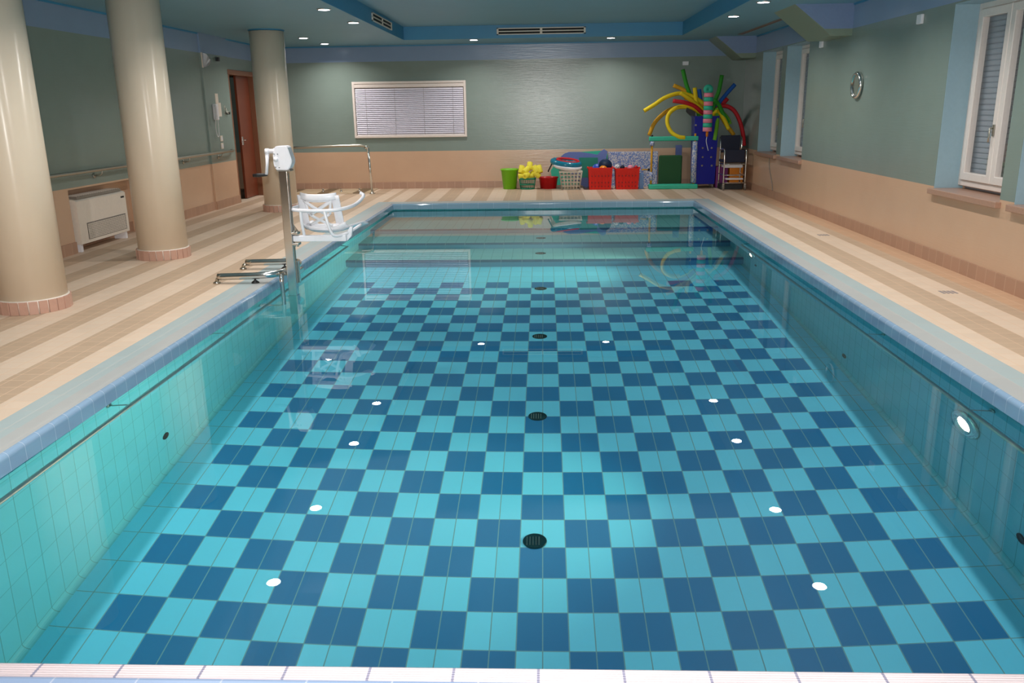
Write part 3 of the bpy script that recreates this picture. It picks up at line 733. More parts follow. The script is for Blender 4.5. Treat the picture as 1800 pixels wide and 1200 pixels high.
for i in range(NU+1):
    row = []
    for j in range(NV+1):
        u = -1+2*i/NU; v = j/NV
        x = u*(.19+.05*v)*(1.22 if u > 0 else 1); y = .02+v*.40; z = .562-.02*math.sin(v*PI)*(1-u*u)+.05*abs(u)**3+.012*v - .03*max(0, v-.8)/.2 + .04*max(0, .12-v)/.12
        row.append(b.verts.new(SR @ Vector((x, y, z))))
    grid.append(row)
for i in range(NU):
    for j in range(NV):
        f = b.faces.new((grid[i][j], grid[i+1][j], grid[i+1][j+1], grid[i][j+1])); f.smooth = True
pan = obj('seat_pan', b, 'white', t); sm = pan.modifiers.new('thick', 'SOLIDIFY'); sm.thickness = .012
q = lambda x, y, z: SR @ Vector((x, y, z))
b = nb(); sweep(b, smooth_path([q(-.25, .30, .775), q(-.262, .12, .768), q(-.25, 0, .765), q(-.20, -.075, .762), q(-.08, -.09, .758), q(.08, -.085, .758), q(.2, -.05, .765), q(.262, .06, .775), q(.275, .2, .79), q(.285, .3, .82), q(.283, .36, .85), q(.25, .37, .87)], 6), .0155, 12); obj('armrest_ring', b, 'white', t)
b = nb(); sweep(b, smooth_path([q(-.135, -.085, .758), q(-.133, -.08, .65), q(-.13, -.06, .55), q(-.13, -.05, .52)], 4), .0135, 10); obj('ring_upright', b, 'white', t)
b = nb(); sweep(b, smooth_path([q(.09, -.085, .758), q(.115, -.09, .66), q(.14, -.08, .57), q(.17, -.05, .535), q(.24, .05, .55), q(.3, .22, .60)], 6), .0135, 10); obj('ring_upright', b, 'white', t)
b = nb(); prism(b, [(-1.80, .48), (-1.738, .48), (-1.70, .52), (-1.685, .60), (-1.71, .60), (-1.75, .535)], 1, 7.42, 7.46); obj('seat_bracket', b, 'white', arm)

# ------------------------------------------------------------------ wall things, left
t = thing('wall_heater', 'cream fan heater with grey grille in the niche of the left wall', 'heater', (XL, 9.7, DK))
HX = -5.12
b = nb(); prism(b, [(XL-.17, .20), (HX, .20), (HX, .67), (HX-.02, .685), (XL-.10, .71), (XL-.17, .71)], 1, 9.14, 10.26); obj('casing', b, 'offwhite', t)
b = nb(); box(b, XL-.15, HX-.02, 9.2, 10.2, .690, .722, 0); gr = obj('top_grille', b, 'grille', t)
b = nb()
for k in range(20): box(b, XL-.14, HX-.03, 9.22+k*.05, 9.235+k*.05, .722, .727)
obj('slats', b, 'offwhite', gr)
b = nb(); box(b, HX-.003, HX+.003, 9.30, 10.20, .235, .42, .002); gr = obj('front_grille', b, 'dark', t)
b = nb()
for k in range(44): box(b, HX+.002, HX+.007, 9.31+k*.02, 9.316+k*.02, .24, .415)
for k in range(9): box(b, HX+.0025, HX+.008, 9.305, 10.195, .245+k*.019, .250+k*.019)
obj('grille_bars', b, 'offwhite', gr)
b = nb(); box(b, HX-.001, HX+.003, 10.14, 10.22, .612, .632); obj('badge', b, 'black', t)
for y in (9.17, 10.21):
    b = nb(); box(b, XL-.12, HX-.02, y-.02, y+.02, DK, .2, .003); obj('leg', b, 'white', t)

XP = XL+.028
t = thing('wall_lamp', 'white half-moon shade lamp high on the left wall', 'wall lamp', (XP, 13.3, 2.36))
b = nb(); prof = []
for k in range(9):
    a = k/8*PI/2; prof.append((.16*math.cos(a), .12*math.sin(a)))
rings = []
for k in range(13):
    a = PI*k/12; rings.append([b.verts.new((XP+.002+h_, 13.22+r_*math.sin(a)*1.0, 2.36+r_*.66*math.cos(a))) for r_, h_ in prof])
for a_, c_ in zip(rings, rings[1:]):
    for j in range(8):
        try:
            f = b.faces.new((a_[j], a_[j+1], c_[j+1], c_[j])); f.smooth = True
        except ValueError: pass
bmesh.ops.remove_doubles(b, verts=b.verts[:], dist=1e-4); bmesh.ops.convex_hull(b, input=b.verts[:])
o = obj('shade', b, 'white', t)
b = nb(); box(b, XP, XP+.015, 13.20, 13.24, 2.25, 2.47, .003); obj('mount', b, 'offwhite', t)
b = nb(); box(b, XP, XP+.05, 13.78, 13.84, 2.37, 2.43, .005); tag(obj('sensor_box', b, 'black'), 'tiny black box high on the left wall right of the half-moon lamp', 'sensor')
t = thing('wall_phone', 'white wall telephone with hanging cord on the left wall', 'telephone', (XP, 13.5, 1.58))
b = nb(); box(b, XP, XP+.045, 13.44, 13.58, 1.48, 1.72, .008); obj('base', b, 'white', t)
b = nb(); sweep(b, smooth_path([(XP+.07, 13.38, 1.70), (XP+.085, 13.37, 1.67), (XP+.085, 13.37, 1.53), (XP+.07, 13.38, 1.49)], 4), [.02]*4+[.016]*5+[.02]*4, 12); obj('receiver', b, 'white', t)
b = nb(); sweep(b, smooth_path([(XP+.05, 13.40, 1.48), (XP+.03, 13.42, 1.35), (XP+.03, 13.46, 1.235), (XP+.03, 13.52, 1.24), (XP+.03, 13.54, 1.36), (XP+.04, 13.52, 1.48)], 8), .006, 8); obj('cord', b, 'white', t)
t = thing('notice_sheet', 'white paper notices pinned above the wall telephone', 'notice', (XP, 13.66, 1.7))
b = nb(); box(b, XP, XP+.004, 13.60, 13.72, 1.70, 1.88); obj('sheet', b, 'offwhite', t)
b = nb(); box(b, XP+.004, XP+.007, 13.62, 13.80, 1.53, 1.74); obj('sheet', b, 'offwhite', t)
t = thing('wall_hook', 'small metal hook between the telephone and the brown door', 'hook', (XP, 13.98, 1.6))
b = nb(); sweep(b, [(XP, 13.97, 1.66), (XP+.02, 13.97, 1.65), (XP+.03, 13.97, 1.58), (XP+.05, 13.98, 1.57), (XP+.05, 13.98, 1.61)], .008, 8); box(b, XP, XP+.006, 13.95, 13.99, 1.55, 1.70, .002); obj('hook', b, 'steel_dull', t)
b = nb(); box(b, XP+.002, XP+.05, 14.02, 14.07, 1.56, 1.60, .004); obj('knob', b, 'black', t)
for z, wd in ((1.19, 'upper'), (1.075, 'lower')):
    t = thing('light_switch', 'white square light switch beside the brown door, %s one' % wd, 'switch', (XP, 13.7, z))
    b = nb(); box(b, XP, XP+.01, 13.63, 13.73, z-.045, z+.045, .003); obj('plate', b, 'offwhite', t)
    b = nb(); box(b, XP+.01, XP+.016, 13.655, 13.705, z-.028, z+.028, .002); obj('rocker', b, 'white', t)

# ------------------------------------------------------------------ wall things, right
t = thing('wall_clock', 'round silver rimmed wall clock on the right wall', 'clock', (XR, 10.57, 1.8))
mC = Matrix.Translation((XR, 10.57, 1.80)) @ Matrix.Rotation(-PI/2, 4, 'Y')
b = nb(); lathe(b, [(.15, 0), (.155, .02), (.152, .04), (.14, .05), (.125, .046), (.118, .03)], (0, 0), 48, mC); obj('rim', b, 'steel', t)
b = nb(); lathe(b, [(.12, .018), (.12, .022), (0, .022)], (0, 0), 40, mC); face = obj('dial', b, 'white', t)
b = nb()
for k in range(12):
    a = k*PI/6; mm = mC @ Matrix.Rotation(a, 4, 'Z'); b = nb(); box(b, .092, .108, -.003, .003, .022, .025, 0, mm); obj('hour_mark', b, 'black', face)
for ln, a in ((.06, 2.4), (.09, .4)):
    b = nb(); box(b, -.01, ln, -.004, .004, .026, .029, 0, mC @ Matrix.Rotation(a, 4, 'Z')); obj('hand', b, 'black', face)
for y, z, lab in ((9.0, 2.385, 'white small box high on the right wall above and before the clock'), (12.06, 2.36, 'white small box under the green beam on the right wall')):
    b = nb(); box(b, XR-.03, XR, y-.055, y+.055, z-.045, z+.045, .006); sb = tag(obj('junction_box', b, 'white'), lab, 'wall box', 'small white wall boxes')
b = nb(); box(b, 2.59, 2.70, YB-.03, YB, 2.31, 2.38, .006); tag(obj('junction_box', b, 'white'), 'white small box on the far wall above the foam noodles', 'wall box', 'small white wall boxes')
b = nb(); sweep(b, smooth_path([(XR-.008, 14.35, .80), (XR-.008, 14.33, .6), (XR-.009, 14.10, .36), (XR-.02, 14.0, .24)], 6), .006, 6); tag(obj('wall_cable', b, 'grille'), 'thin grey cable down the right wall under the far windows', 'cable')

# ------------------------------------------------------------------ toys along the far wall
def taper_box(bm, cx, cy, z0, z1, w0, w1, d0, d1, th=.006, open_=True, rim=.012):
    """open topped crate: outer tapered walls, inner walls, rim"""
    def ring(w_, d_, z): return [bm.verts.new((cx+sx*w_/2, cy+sy*d_/2, z)) for sx, sy in ((-1, -1), (1, -1), (1, 1), (-1, 1))]
    R = [ring(w0, d0, z0), ring(w1, d1, z1-rim), ring(w1+rim*2, d1+rim*2, z1-rim), ring(w1+rim*2, d1+rim*2, z1), ring(w1-th*2, d1-th*2, z1), ring(w0-th*2, d0-th*2, z0+th)]
    bm.faces.new(R[0][::-1])
    for a, c in zip(R, R[1:]):
        for j in range(4): bm.faces.new((a[j], a[(j+1) % 4], c[(j+1) % 4], c[j]))
    bm.faces.new(R[-1]); return bm
def px_x(px, py, Y): return onY(px, py, Y).x
def px_z(px, py, Y): return onY(px, py, Y).z
# lime bucket
Y = 16.22
c = (onY(896, 315, Y).x, Y)
t = thing('bucket', 'lime green tapered plastic bucket, leftmost of the toys', 'bucket', (*c, DK))
b = nb(); lathe(b, [(.125, DK), (.16, .46), (.175, .462), (.175, .485), (.155, .485), (.15, .455), (.12, DK+.01), (0, DK+.01)], c, 36); obj('body', b, 'green_b', t)
b = nb(); sweep(b, smooth_path([(c[0]+.165, Y-.02, .43), (c[0]+.2, Y-.06, .37), (c[0]+.19, Y-.08, .33), (c[0]+.165, Y-.05, .36)], 4), .010, 8); obj('handle', b, 'n_red', t)
# green basket with slots
c = (onY(927, 320, 16.1).x, 16.12)
t = thing('basket', 'small green slatted basket heaped with pale yellow foam rings', 'basket', (*c, DK))
b = nb(); n = 28
for k in range(n):
    a = 2*PI*k/n; sweep(b, [(c[0]+.13*math.cos(a), c[1]+.10*math.sin(a), DK+.01), (c[0]+.155*math.cos(a), c[1]+.12*math.sin(a), .30)], .005, 6)
obj('slats', b, 'green_d', t)
b = nb()
for r1, r2, z in ((.13, .10, DK+.01), (.142, .11, .2), (.158, .123, .30), (.158, .123, .315)):
    sweep(b, [(c[0]+r1*math.cos(2*PI*k/32), c[1]+r2*math.sin(2*PI*k/32), z) for k in range(32)], .009, 8, closed=True)
obj('hoops', b, 'green_d', t)
b = nb(); lathe(b, [(.125, DK), (.125, DK+.008), (0, DK+.008)], (0, 0), 28, Matrix.Translation((c[0], c[1], 0)) @ Matrix.Diagonal((1, .78, 1, 1))); obj('base', b, 'green_d', t)
# foam rings (short tubes)
ring0 = None
rg = [((-.09, .0, .335), (1, .25, .1)), ((.03, .02, .34), (1, -.2, .15)), ((.12, 0, .36), (.7, .2, -.6)), ((-.10, .02, .43), (.2, .3, 1)), ((-.03, -.02, .42), (.6, .6, .5)), ((.02, .03, .475), (.1, .5, 1)), ((.10, .0, .43), (-.4, .2, .9)), ((.16, .02, .43), (-.3, .3, 1)), ((-.03, -.06, .35), (.5, 1, .2)), ((.09, .04, .37), (1, .4, .1))]
names_pos = ['lower left', 'lower middle', 'lower right', 'upper left', 'middle', 'topmost upright', 'upper right', 'rightmost', 'front centre', 'rear right']
for k, (p, d) in enumerate(rg):
    m_ = Matrix.Translation((c[0]+.02+p[0]*1.3, c[1]+p[1]*1.2-.02, .33+(p[2]-.33)*1.3+.02)) @ Vector(d).to_track_quat('Z', 'Y').to_matrix().to_4x4()
    if ring0 is None:
        b = nb(); lathe(b, [(.018, -.07), (.048, -.07), (.052, -.064), (.052, .064), (.048, .07), (.018, .07), (.018, -.07)], (0, 0), 20); o = obj('foam_float', b, 'yellow_f'); ring0 = o
    else:
        o = ring0.copy(); COL.objects.link(o)
    o.matrix_world = m_; tag(o, 'short pale yellow foam tube, %s one in the green basket heap' % names_pos[k], 'foam float', 'pale yellow foam tubes in the basket')
# red basin
c = (onY(964, 318, 16.2).x, 16.2)
b = nb(); lathe(b, [(.15, DK), (.178, .31), (.19, .312), (.19, .33), (.172, .33), (.165, .30), (.14, DK+.01), (0, DK+.01)], (0, 0), 36, Matrix.Translation((c[0], c[1], 0)) @ Matrix.Diagonal((1, .8, 1, 1)))
tag(obj('basin', b, 'red_d'), 'dark red round basin between the green basket and the white basket', 'basin')
# white laundry basket with square holes
Y = 15.98; x0, x1 = onY(984, 315, Y).x, onY(1022, 315, Y).x; cx = (x0+x1)/2; w1 = x1-x0
t = thing('laundry_basket', 'greyish white basket with square holes under the turquoise inflatable', 'basket', (cx, Y, DK))
b = nb(); h0, h1 = DK+.004, .44; w0 = w1*.8; d0, d1 = .22, .28
def wallgrid(bm, n, m_, f):
    """lattice panel; f(u,v)->Vector"""
    for i in range(n+1):
        u = i/n; sweep(bm, [f(u, 0), f(u, 1)], .013, 6)
    for j in range(m_+1):
        v = j/m_; sweep(bm, [f(i/8, v) for i in range(9)], .012, 6)
lerp = lambda a, c_, s: a+(c_-a)*s
for sgn in (-1, 1):
    wallgrid(b, 6, 5, lambda u, v: Vector((cx+(u-.5)*lerp(w0, w1, v), Y+sgn*lerp(d0, d1, v)/2, lerp(h0, h1, v))))
    wallgrid(b, 4, 5, lambda u, v: Vector((cx+sgn*lerp(w0, w1, v)/2, Y+(u-.5)*lerp(d0, d1, v), lerp(h0, h1, v))))
obj('lattice', b, 'grey_w' if 'grey_w' in M else M.setdefault('grey_w', plain('greyish_white_plastic', C(214, 204, 188), .4)), t)
b = nb(); box(b, cx-w1/2-.015, cx+w1/2+.015, Y-d1/2-.012, Y-d1/2+.006, .425, .455, .004); box(b, cx-w1/2-.015, cx+w1/2+.015, Y+d1/2-.006, Y+d1/2+.012, .425, .455, .004)
box(b, cx-w1/2-.015, cx-w1/2+.005, Y-d1/2, Y+d1/2, .425, .455, .004); box(b, cx+w1/2-.005, cx+w1/2+.015, Y-d1/2, Y+d1/2, .425, .455, .004); obj('rim', b, 'grey_w', t)
b = nb(); box(b, cx-w0/2, cx+w0/2, Y-d0/2, Y+d0/2, DK, DK+.01); obj('base', b, 'grey_w', t)
# turquoise inflatable lying on the basket: boat-like ring with white belly and red trim
cz = .60; cx2 = onY(995, 285, Y).x
t = thing('inflatable_toy', 'turquoise inflatable ring with white belly resting on the white basket', 'inflatable', (cx2, Y, .46))
mI = Matrix.Translation((cx2, Y+.02, cz)) @ Matrix.Rotation(math.radians(7), 4, 'Y') @ Matrix.Rotation(math.radians(10), 4, 'X')
b = nb(); n = 40
sweep(b, [mI @ Vector((.245*math.cos(2*PI*k/n), .17*math.sin(2*PI*k/n), 0)) for k in range(n)], .052, 16, closed=True); obj('tube', b, 'teal_i', t)
b = nb(); lathe(b, [(0, -.15), (.14, -.145), (.24, -.115), (.275, -.065), (.27, -.04), (0, -.02)], (0, 0), 36, mI @ Matrix.Translation((.03, -.06, 0)) @ Matrix.Diagonal((1, .72, .75, 1))); obj('belly', b, 'white', t)
b = nb(); sweep(b, [mI @ Vector((.03+.2*math.cos(a), .14*math.sin(a), .045)) for a in [2*PI*k/30 for k in range(30)]], .022, 10, closed=True); obj('top_trim', b, 'n_red', t)
b = nb(); sweep(b, [mI @ Vector((-.26, -.02, -.05)), mI @ Vector((-.30, -.03, -.16)), mI @ Vector((-.31, -.03, -.20))], .012, 8); obj('strap', b, 'black', t)
# flat shapes leaning on the wall: dolphin board, big turquoise board
def board(name, pix, Yb, th, mat, label, cat, lean=.0):
    P = [onY(x, y, Yb) for x, y in pix]; b = nb(); prism(b, [(p.x, p.z) for p in P], 1, Yb, Yb+th)
    o = obj(name, b, mat); tag(o, label, cat); return o
board('foam_mat', [(972, 325), (968, 300), (978, 285), (1000, 270), (1020, 267), (1056, 265), (1068, 270), (1070, 325)], 16.40, .05, 'teal', 'large turquoise foam shape behind the baskets against the far wall', 'foam mat')
board('whale_board', [(986, 275), (992, 270), (1000, 267), (1020, 267), (1040, 270), (1050, 272), (1056, 266), (1062, 262), (1068, 266), (1066, 276), (1062, 300), (1056, 318), (1030, 330), (1010, 318), (1000, 295), (990, 283)], 16.33, .035, 'blue_l', 'lavender blue whale-tail shaped foam board behind the red crates', 'foam board')
board('kickboard', [(1018, 277), (1051, 277), (1051, 296), (1040, 312), (1020, 312)], 16.19, .03, 'teal_k', 'green foam kickboard standing left of the first red crate', 'kickboard')
# red crates with contents
for k, (xa, xb, yt, lab) in enumerate(((1033, 1076, 295, 'left one of the two red crates, holding a dark blue disc'), (1080, 1123, 296, 'right one of the two red crates, holding balls'))):
    Y = 15.98; x0, x1 = onY(xa, 315, Y).x, onY(xb, 315, Y).x; zt = px_z(xa, yt, Y-.15)
    t = thing('crate', lab, 'crate', ((x0+x1)/2, Y, DK), 'red plastic crates')
    b = nb(); taper_box(b, (x0+x1)/2, Y, DK, zt, (x1-x0)*.88, (x1-x0)*.97, .26, .30); obj('body', b, 'red', t)
    b = nb(); w_ = (x1-x0)*.9; yy = Y-.142
    for i in range(9):
        xx = (x0+x1)/2-w_*.42+i*w_*.105; box(b, xx-.004, xx+.004, yy-.006, yy+.004, DK+.05, zt-.03, .002)
    obj('ribs', b, 'red', t)
    b = nb()
    for i in range(6):
        for zz in (.17, .24, .36):
            xx = (x0+x1)/2-w_*.38+i*w_*.15; box(b, xx-.006, xx+.006, Y-.155+.02*(zz-.12)/.35*-1+.008, Y-.13, zz-.012, zz+.012)
    obj('slot_holes', b, 'maroon' if 'maroon' in M else M.setdefault('maroon', plain('maroon_hole', C(96, 6, 8), .6)), t)
    b = nb(); box(b, x0-.015, x0+.01, Y-.05, Y+.05, zt-.02, zt+.012, .004); box(b, x1-.01, x1+.015, Y-.05, Y+.05, zt-.02, zt+.012, .004); obj('handle', b, 'red', t)
Y = 15.98
def disc(name, px, py, r, mat, label, cat, tilt=0, th=.02, sy=1):
    p = onY(px, py, Y); m_ = Matrix.Translation(p) @ Matrix.Rotation(PI/2+tilt, 4, 'X') @ Matrix.Diagonal((1, sy, 1, 1))
    b = nb(); lathe(b, [(r*.96, -th), (r, -th*.6), (r, th*.6), (r*.96, th), (0, th)], (0, 0), 32, m_); return tag(obj(name, b, mat), label, cat)
disc('frisbee', 1064, 291, .125, 'blue_d', 'dark navy rubber disc leaning in the left red crate', 'disc', .2)
disc('flipper', 1049, 296, .085, 'blue_m', 'bright blue rubber shape left of the navy disc', 'flipper', -.3)
def ball(px, py, r, mat, label, name='ball', cat='ball'):
    p = onY(px, py, Y-.03); b = nb(); bmesh.ops.create_uvsphere(b, u_segments=24, v_segments=14, radius=r); 
    for v in b.verts: v.co += p
    for f in b.faces: f.smooth = True
    return tag(obj(name, b, mat), label, cat)
ball(1060, 299, .085, 'orange', 'orange yellow ball in front of the navy disc')
bl = ball(1085, 294, .05, 'white', 'white ball with dark patches in the right red crate')
b = nb()
for a_, z_ in ((4.2, .2), (4.9, -.1), (5.4, .35), (4.6, .6)):
    d = Vector((math.cos(a_)*math.cos(z_), math.sin(a_)*math.cos(z_), math.sin(z_))); p = onY(1085, 294, Y-.03)
    lathe(b, [(.016, .047), (.0, .0515)], (0, 0), 6, Matrix.Translation(p) @ d.to_track_quat('Z', 'Y').to_matrix().to_4x4())
obj('ball_patches', b, 'navy', bl)
ball(1094, 294, .042, 'navy', 'small dark blue ball in the right red crate')
ball(1108, 295, .055, 'pink', 'salmon ball half hidden in the right red crate')
ball(1118, 294, .035, 'n_red', 'small red ball at the right side of the right red crate')
# mottled mat
b = nb(); P = [onY(x, y, 16.36) for x, y in ((1069, 267), (1157, 267), (1157, 330), (1069, 330))]; box(b, P[0].x, P[1].x, 16.36, 16.42, DK, P[0].z, .01)
tag(obj('foam_mat', b, 'mottled'), 'blue and white mottled foam mat leaning on the far wall', 'foam mat')
b = nb(); P0, P1 = onY(1123.5, 304, 15.95), onY(1131, 330, 15.95); box(b, P0.x, P1.x, 15.93, 15.99, DK, P0.z, .008)
tag(obj('foam_block', b, 'blue_pl'), 'narrow light blue foam block right of the red crates', 'foam block')
b = nb(); a1, a2 = onY(1128, 298, 16.0), onY(1139, 298, 16.0); sweep(b, [a1, a2], .012, 10); d = obj('dumbbell', b, 'n_mustard'); tag(d, 'small mustard foam bar with black end beside the frame', 'foam bar')
b = nb(); sweep(b, [a2, a2+Vector((.03, 0, 0))], .024, 12); obj('end_cap', b, 'black', d)
# turquoise goal-like frame
t = thing('play_frame', 'turquoise and yellow upright play frame standing by the blue bin', 'play frame', (2.35, 15.88, DK))
Y = 15.88
pA, pB = onY(1140, 322, Y), onY(1225, 332, Y); b = nb(); box(b, pA.x, pB.x, Y-.09, Y+.09, DK, DK+.085, .02); obj('bottom_bar', b, 'teal', t)
pA, pB = onY(1141, 242, Y), onY(1227, 255, Y); b = nb(); box(b, pA.x, pB.x, Y-.035, Y+.035, .975, 1.055, .015, Matrix.Translation((0, 0, 0))); obj('top_bar', b, 'teal', t)
xa = onY(1145, 290, Y).x; b = nb(); sweep(b, [(xa, Y, DK+.08), (xa, Y, 1.0)], .019, 12); po = obj('post', b, 'n_mustard', t)
b = nb(); sweep(b, [(xa, Y, .89), (xa, Y, .97)], .042, 14); obj('sleeve', b, 'mottled', po); b = nb(); sweep(b, [(xa, Y, .27), (xa, Y, .42)], .034, 14); obj('sleeve', b, 'mottled', po)
xb = onY(1220, 290, Y).x; b = nb(); sweep(b, [(xb, Y, DK+.08), (xb, Y, 1.10)], .018, 12); po = obj('post', b, 'n_mustard', t)
b = nb(); sweep(b, [(xb, Y, .22), (xb, Y, .96)], .05, 16); obj('sleeve', b, 'mottled', po)
b = nb(); lathe(b, [(.016, 1.05), (.022, 1.055), (.022, 1.085), (0, 1.09)], (onY(1146, 241, Y).x, Y), 12); obj('end_cap', b, 'black', t)
# dark green mat, folded upright
b = nb(); P = [onY(x, y, 16.15) for x, y in ((1157, 321), (1157, 273), (1199, 275), (1198, 322))]; box(b, P[0].x, P[2].x, 16.10, 16.2, DK, P[1].z, .025)
tag(obj('rolled_mat', b, 'green_m'), 'dark green mat standing inside the turquoise frame', 'mat')
b = nb(); P0, P1 = onY(1188, 255, 16.4), onY(1198, 280, 16.4); box(b, P0.x, P1.x, 16.38, 16.44, DK, P0.z, .01); tag(obj('foam_block', b, 'blue_l'), 'upright blue foam strip behind the dark green mat', 'foam block')
# royal blue wheeled bin
Y = 16.12; x0, x1 = onY(1218, 280, Y-.18).x, onY(1261, 280, Y-.18).x; zt = px_z(1240, 204, Y-.18); cx = (x0+x1)/2
t = thing('storage_bin', 'tall royal blue wheeled bin holding the foam noodles', 'bin', (cx, Y, DK))
b = nb(); taper_box(b, cx, Y, DK+.07, zt, (x1-x0)*.88, (x1-x0)*.98, .30, .36); obj('body', b, 'bin', t)
b = nb()
for px, py in ((1235, 260), (1251, 260), (1235, 276), (1250, 276), (1234, 291), (1251, 291), (1223, 220)):
    p = onY(px, py, Y-.17); m_ = Matrix.Translation((p.x, Y-.168-.02*(p.z-.2)/1.1, p.z)) @ Matrix.Rotation(PI/2, 4, 'X'); lathe(b, [(.018, -.01), (.018, .004), (0, .005)], (0, 0), 16, m_)
obj('hole_plugs', b, 'grey_m', t)
for sx in (-1, 1):
    for sy in (-1, 1):
        m_ = Matrix.Translation((cx+sx*(x1-x0)*.36, Y+sy*.12, DK+.035)) @ Matrix.Rotation(PI/2, 4, 'Y'); b = nb(); lathe(b, [(.035, -.012), (.035, .012)], (0, 0), 18, m_)
        box(b, cx+sx*(x1-x0)*.36-.016, cx+sx*(x1-x0)*.36+.016, Y+sy*.12-.01, Y+sy*.12+.01, DK+.035, DK+.075); obj('caster', b, 'grille', t)
b = nb(); pts = [onY(x, y, Y-.1) for x, y in ((1207, 189), (1206, 196), (1213, 203), (1222, 204), (1222, 196))]; prism(b, [(p.x, p.z) for p in pts], 1, Y-.12, Y-.08); obj('lid_flap', b, 'black', t)
# foam noodles: pixel-traced centre lines, at real depths inside / over the bin
ND = [
 ('n_green', [(1228, 200), (1214, 168), (1207, 150), (1200, 122)], 16.10, 'green foam noodle leaning up left, tallest of all'),
 ('n_green', [(1252, 200), (1258, 175), (1264, 158), (1269, 132)], 16.12, 'green foam noodle pointing up right of the striped float'),
 ('n_yellow', [(1228, 198), (1224, 178), (1221, 154)], 16.06, 'short straight yellow noodle end between green and blue'),
 ('n_blue', [(1234, 198), (1232, 180), (1229, 157)], 16.16, 'short straight blue noodle end behind the yellow one'),
 ('n_blue', [(1250, 205), (1262, 184), (1276, 166), (1292, 148)], 16.18, 'blue foam noodle pointing far up right'),
 ('n_red', [(1252, 205), (1266, 188), (1279, 173)], 16.24, 'short dark red noodle under the blue right one'),
 ('n_yellow', [(1240, 190), (1222, 172), (1196, 164), (1170, 171), (1150, 184), (1132, 195)], 15.98, 'bright yellow noodle curving out farthest left'),
 ('n_mustard', [(1236, 188), (1216, 168), (1200, 157), (1184, 150)], 16.20, 'mustard noodle end above the bright yellow left one'),
 ('n_mustard', [(1238, 196), (1230, 186), (1215, 176), (1204, 171)], 16.10, 'mustard noodle with short end just above the red one'),
 ('n_yellow', [(1240, 200), (1232, 190), (1212, 174), (1196, 163)], 16.02, 'yellow mustard noodle crossing above the red one'),
 ('n_red', [(1240, 205), (1232, 196), (1220, 186), (1203, 180), (1183, 177)], 15.92, 'red noodle arching left in front of the bin'),
 ('n_mustard', [(1238, 204), (1228, 195), (1210, 188), (1185, 190), (1166, 200), (1150, 217), (1141, 238)], 16.12, 'mustard noodle hanging down left to the turquoise frame'),
 ('n_yellow', [(1240, 206), (1226, 195), (1208, 188), (1190, 189), (1176, 200), (1173, 216), (1180, 232), (1192, 240), (1204, 242)], 15.86, 'yellow noodle curled in a hook above the frame'),
 ('n_red', [(1250, 206), (1262, 190), (1275, 186), (1290, 194), (1300, 212), (1306, 235), (1308, 256)], 16.02, 'red noodle arching over right and down by the corner'),
 ('n_green', [(1248, 205), (1253, 178), (1262, 182), (1270, 198), (1280, 216)], 15.90, 'green noodle drooping right in front of the bin'),
 ('n_lime', [(1256, 215), (1262, 196), (1260, 220), (1258, 235), (1256, 246)], 15.84, 'light green noodle hanging straight down the bin front'),
 ('n_lime', [(1252, 205), (1262, 192), (1272, 200), (1280, 210), (1283, 218)], 15.96, 'pale olive noodle end drooping beside the green one'),
 ('n_yellow', [(1252, 206), (1262, 196), (1272, 208), (1281, 227)], 15.88, 'yellow noodle with open round end facing out right'),
 ('n_mustard', [(1252, 208), (1264, 200), (1276, 218), (1290, 237)], 16.05, 'orange mustard noodle lowest on the right side'),
]
for i, (mt, px, Yn, lab) in enumerate(ND):
    n = len(px); pts = [onY(x, y, lerp(16.12, Yn, min(1, k/max(1, n-2)))) for k, (x, y) in enumerate(px)]
    bx_ = x0+.09+(i*7 % 5)*(x1-x0-.18)/4; by_ = 16.0+(i % 4)*.075; pts = [Vector((bx_, by_, .75)), Vector((bx_*.5+pts[0].x*.5, by_, 1.12))]+pts
    b = nb(); path = smooth_path(pts, 6); sweep(b, path, .036, 14)
    nd_ = tag(obj('pool_noodle', b, mt), lab, 'pool noodle', 'foam noodles in the blue bin')
    tip = path[-1]; dr = (path[-1]-path[-2]).normalized()
    b = nb(); lathe(b, [(.010, .0015), (0, .0018)], (0, 0), 12, Matrix.Translation(tip) @ dr.to_track_quat('Z', 'Y').to_matrix().to_4x4()); nobj = obj('tube_hole', b, 'dark', nd_)
# striped float hanging on the bin
Y = 15.86
t = thing('striped_float', 'pink and turquoise striped foam float hanging on the blue bin', 'foam float', onY(1244, 190, Y))
top, bot = onY(1246, 163, Y), onY(1243, 231, Y)
for k in range(9):
    a, c_ = top.lerp(bot, k/9), top.lerp(bot, (k+1)/9); b = nb(); sweep(b, [a+(c_-a)*.02, a+(c_-a)*.98], .082, 24); obj('foam_disc', b, 'pink' if k % 2 == 0 else 'teal', t)
b = nb(); p = onY(1245, 157, Y); m_ = Matrix.Translation(p) @ Matrix.Rotation(PI/2, 4, 'X'); lathe(b, [(.082, -.03), (.085, 0), (.082, .03), (.012, .03), (.012, .02), (0, .02)], (0, 0), 28, m_); obj('round_head', b, 'teal', t)
b = nb(); sweep(b, [bot, bot-Vector((0, 0, .09))], [.026, .02], 12); obj('toggle', b, 'orange', t)
b = nb(); q0 = bot-Vector((0, 0, .09)); sweep(b, smooth_path([q0, q0+Vector((-.01, -.01, -.08)), q0+Vector((.02, -.01, -.2)), q0+Vector((.035, -.01, -.25))], 5), .006, 8); obj('string', b, 'white', t)
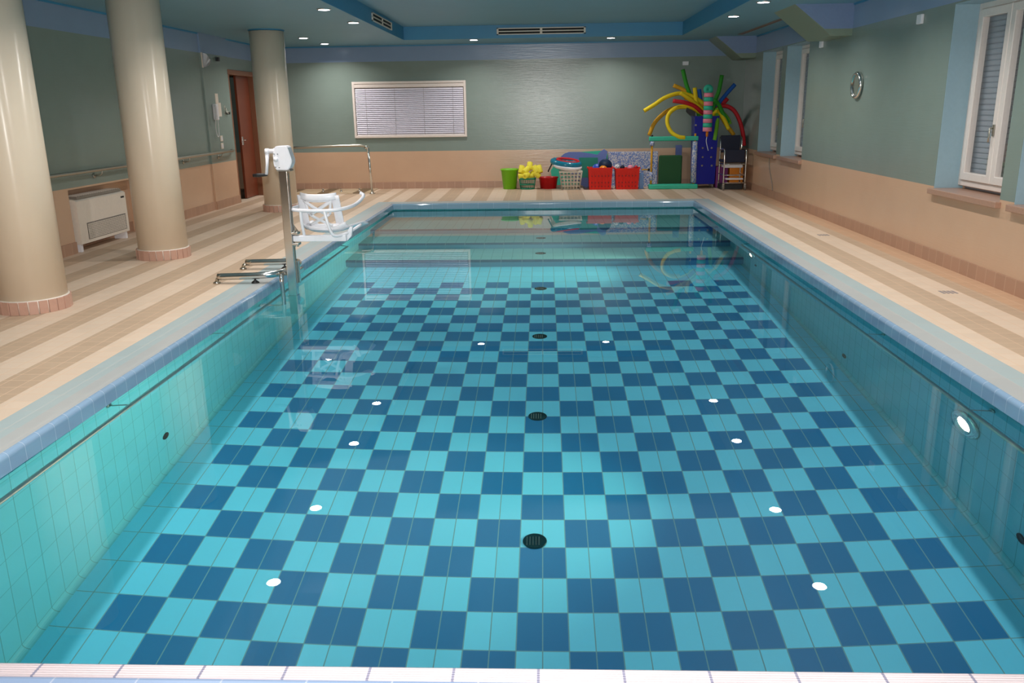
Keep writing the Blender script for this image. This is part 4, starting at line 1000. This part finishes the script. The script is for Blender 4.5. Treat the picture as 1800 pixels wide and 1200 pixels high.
# shower wheelchair / walker in the corner
Y = 15.72
t = thing('shower_chair', 'chrome wheeled shower chair with navy seat in the far right corner', 'chair', (3.45, Y, DK))
xl, xr_ = onY(1272, 290, Y-.2).x, onY(1310, 290, Y-.2).x
def tube(name, pts, r, mat='steel'):
    b_ = nb(); sweep(b_, smooth_path(pts, 4), r, 10); return obj(name, b_, mat, t)
for xx in (xl, xr_):
    tube('side_frame', [(xx, Y-.25, DK+.1), (xx, Y-.25, .45), (xx, Y-.24, .78), (xx, Y-.15, .83), (xx, Y+.05, .82), (xx, Y+.16, .80)], .013)
    tube('side_frame', [(xx, Y+.18, DK+.08), (xx, Y+.17, .5), (xx, Y+.16, .9), (xx, Y+.2, 1.03)], .013)
    tube('side_rail', [(xx, Y-.25, .38), (xx, Y+.17, .38)], .011)
    tube('side_rail', [(xx, Y-.25, .57), (xx, Y+.17, .57)], .011)
    for yy in (Y-.26, Y+.18):
        b = nb(); m_ = Matrix.Translation((xx, yy, DK+.05)) @ Matrix.Rotation(PI/2, 4, 'Y'); lathe(b, [(.05, -.012), (.05, .012)], (0, 0), 22, m_); wl = obj('wheel', b, 'grille', t)
        b = nb(); box(b, xx-.018, xx+.018, yy-.012, yy+.012, DK+.05, DK+.12, .003); obj('wheel_fork', b, 'steel', wl)
for zz, yy in ((.57, -.25), (.38, -.25), (.24, -.24)): tube('cross_bar', [(xl, Y+yy, zz), (xr_, Y+yy, zz)], .011)
b = nb(); box(b, xl-.02, xr_+.02, Y-.22, Y+.16, .60, .64, .015); obj('seat', b, 'navy', t)
b = nb(); box(b, xl+.0, xr_-.03, Y+.15, Y+.18, .76, 1.06, .012); obj('backrest', b, 'navy', t)
b = nb(); box(b, xl-.01, xr_-.02, Y-.235, Y-.21, .60, .82, .012); obj('front_pad', b, 'navy', t)
b = nb(); box(b, xl+.04, xr_-.04, Y-.28, Y-.16, .30, .325, .006); obj('footrest', b, 'white', t)
b = nb(); box(b, xl+.03, xr_-.03, Y-.15, Y+.14, .50, .56, .01); obj('pan', b, 'white', t)
for x0_, x1_, z0_, z1_, mt, lab, nm in ((3.20, 3.42, DK, .50, 'purple', 'purple plastic box behind the shower chair', 'storage_box'), (3.45, 3.70, DK, .50, 'orange', 'orange yellow plastic box at the right behind the shower chair', 'storage_box')):
    b = nb(); box(b, x0_, x1_, Y+.25, Y+.45, z0_, z1_, .01); tag(obj(nm, b, mt), lab, 'box')
b = nb(); box(b, 3.22, 3.62, Y-.12, Y+.14, DK, DK+.1, .01); tag(obj('storage_box', b, 'black'), 'flat black box on the floor under the shower chair', 'box')
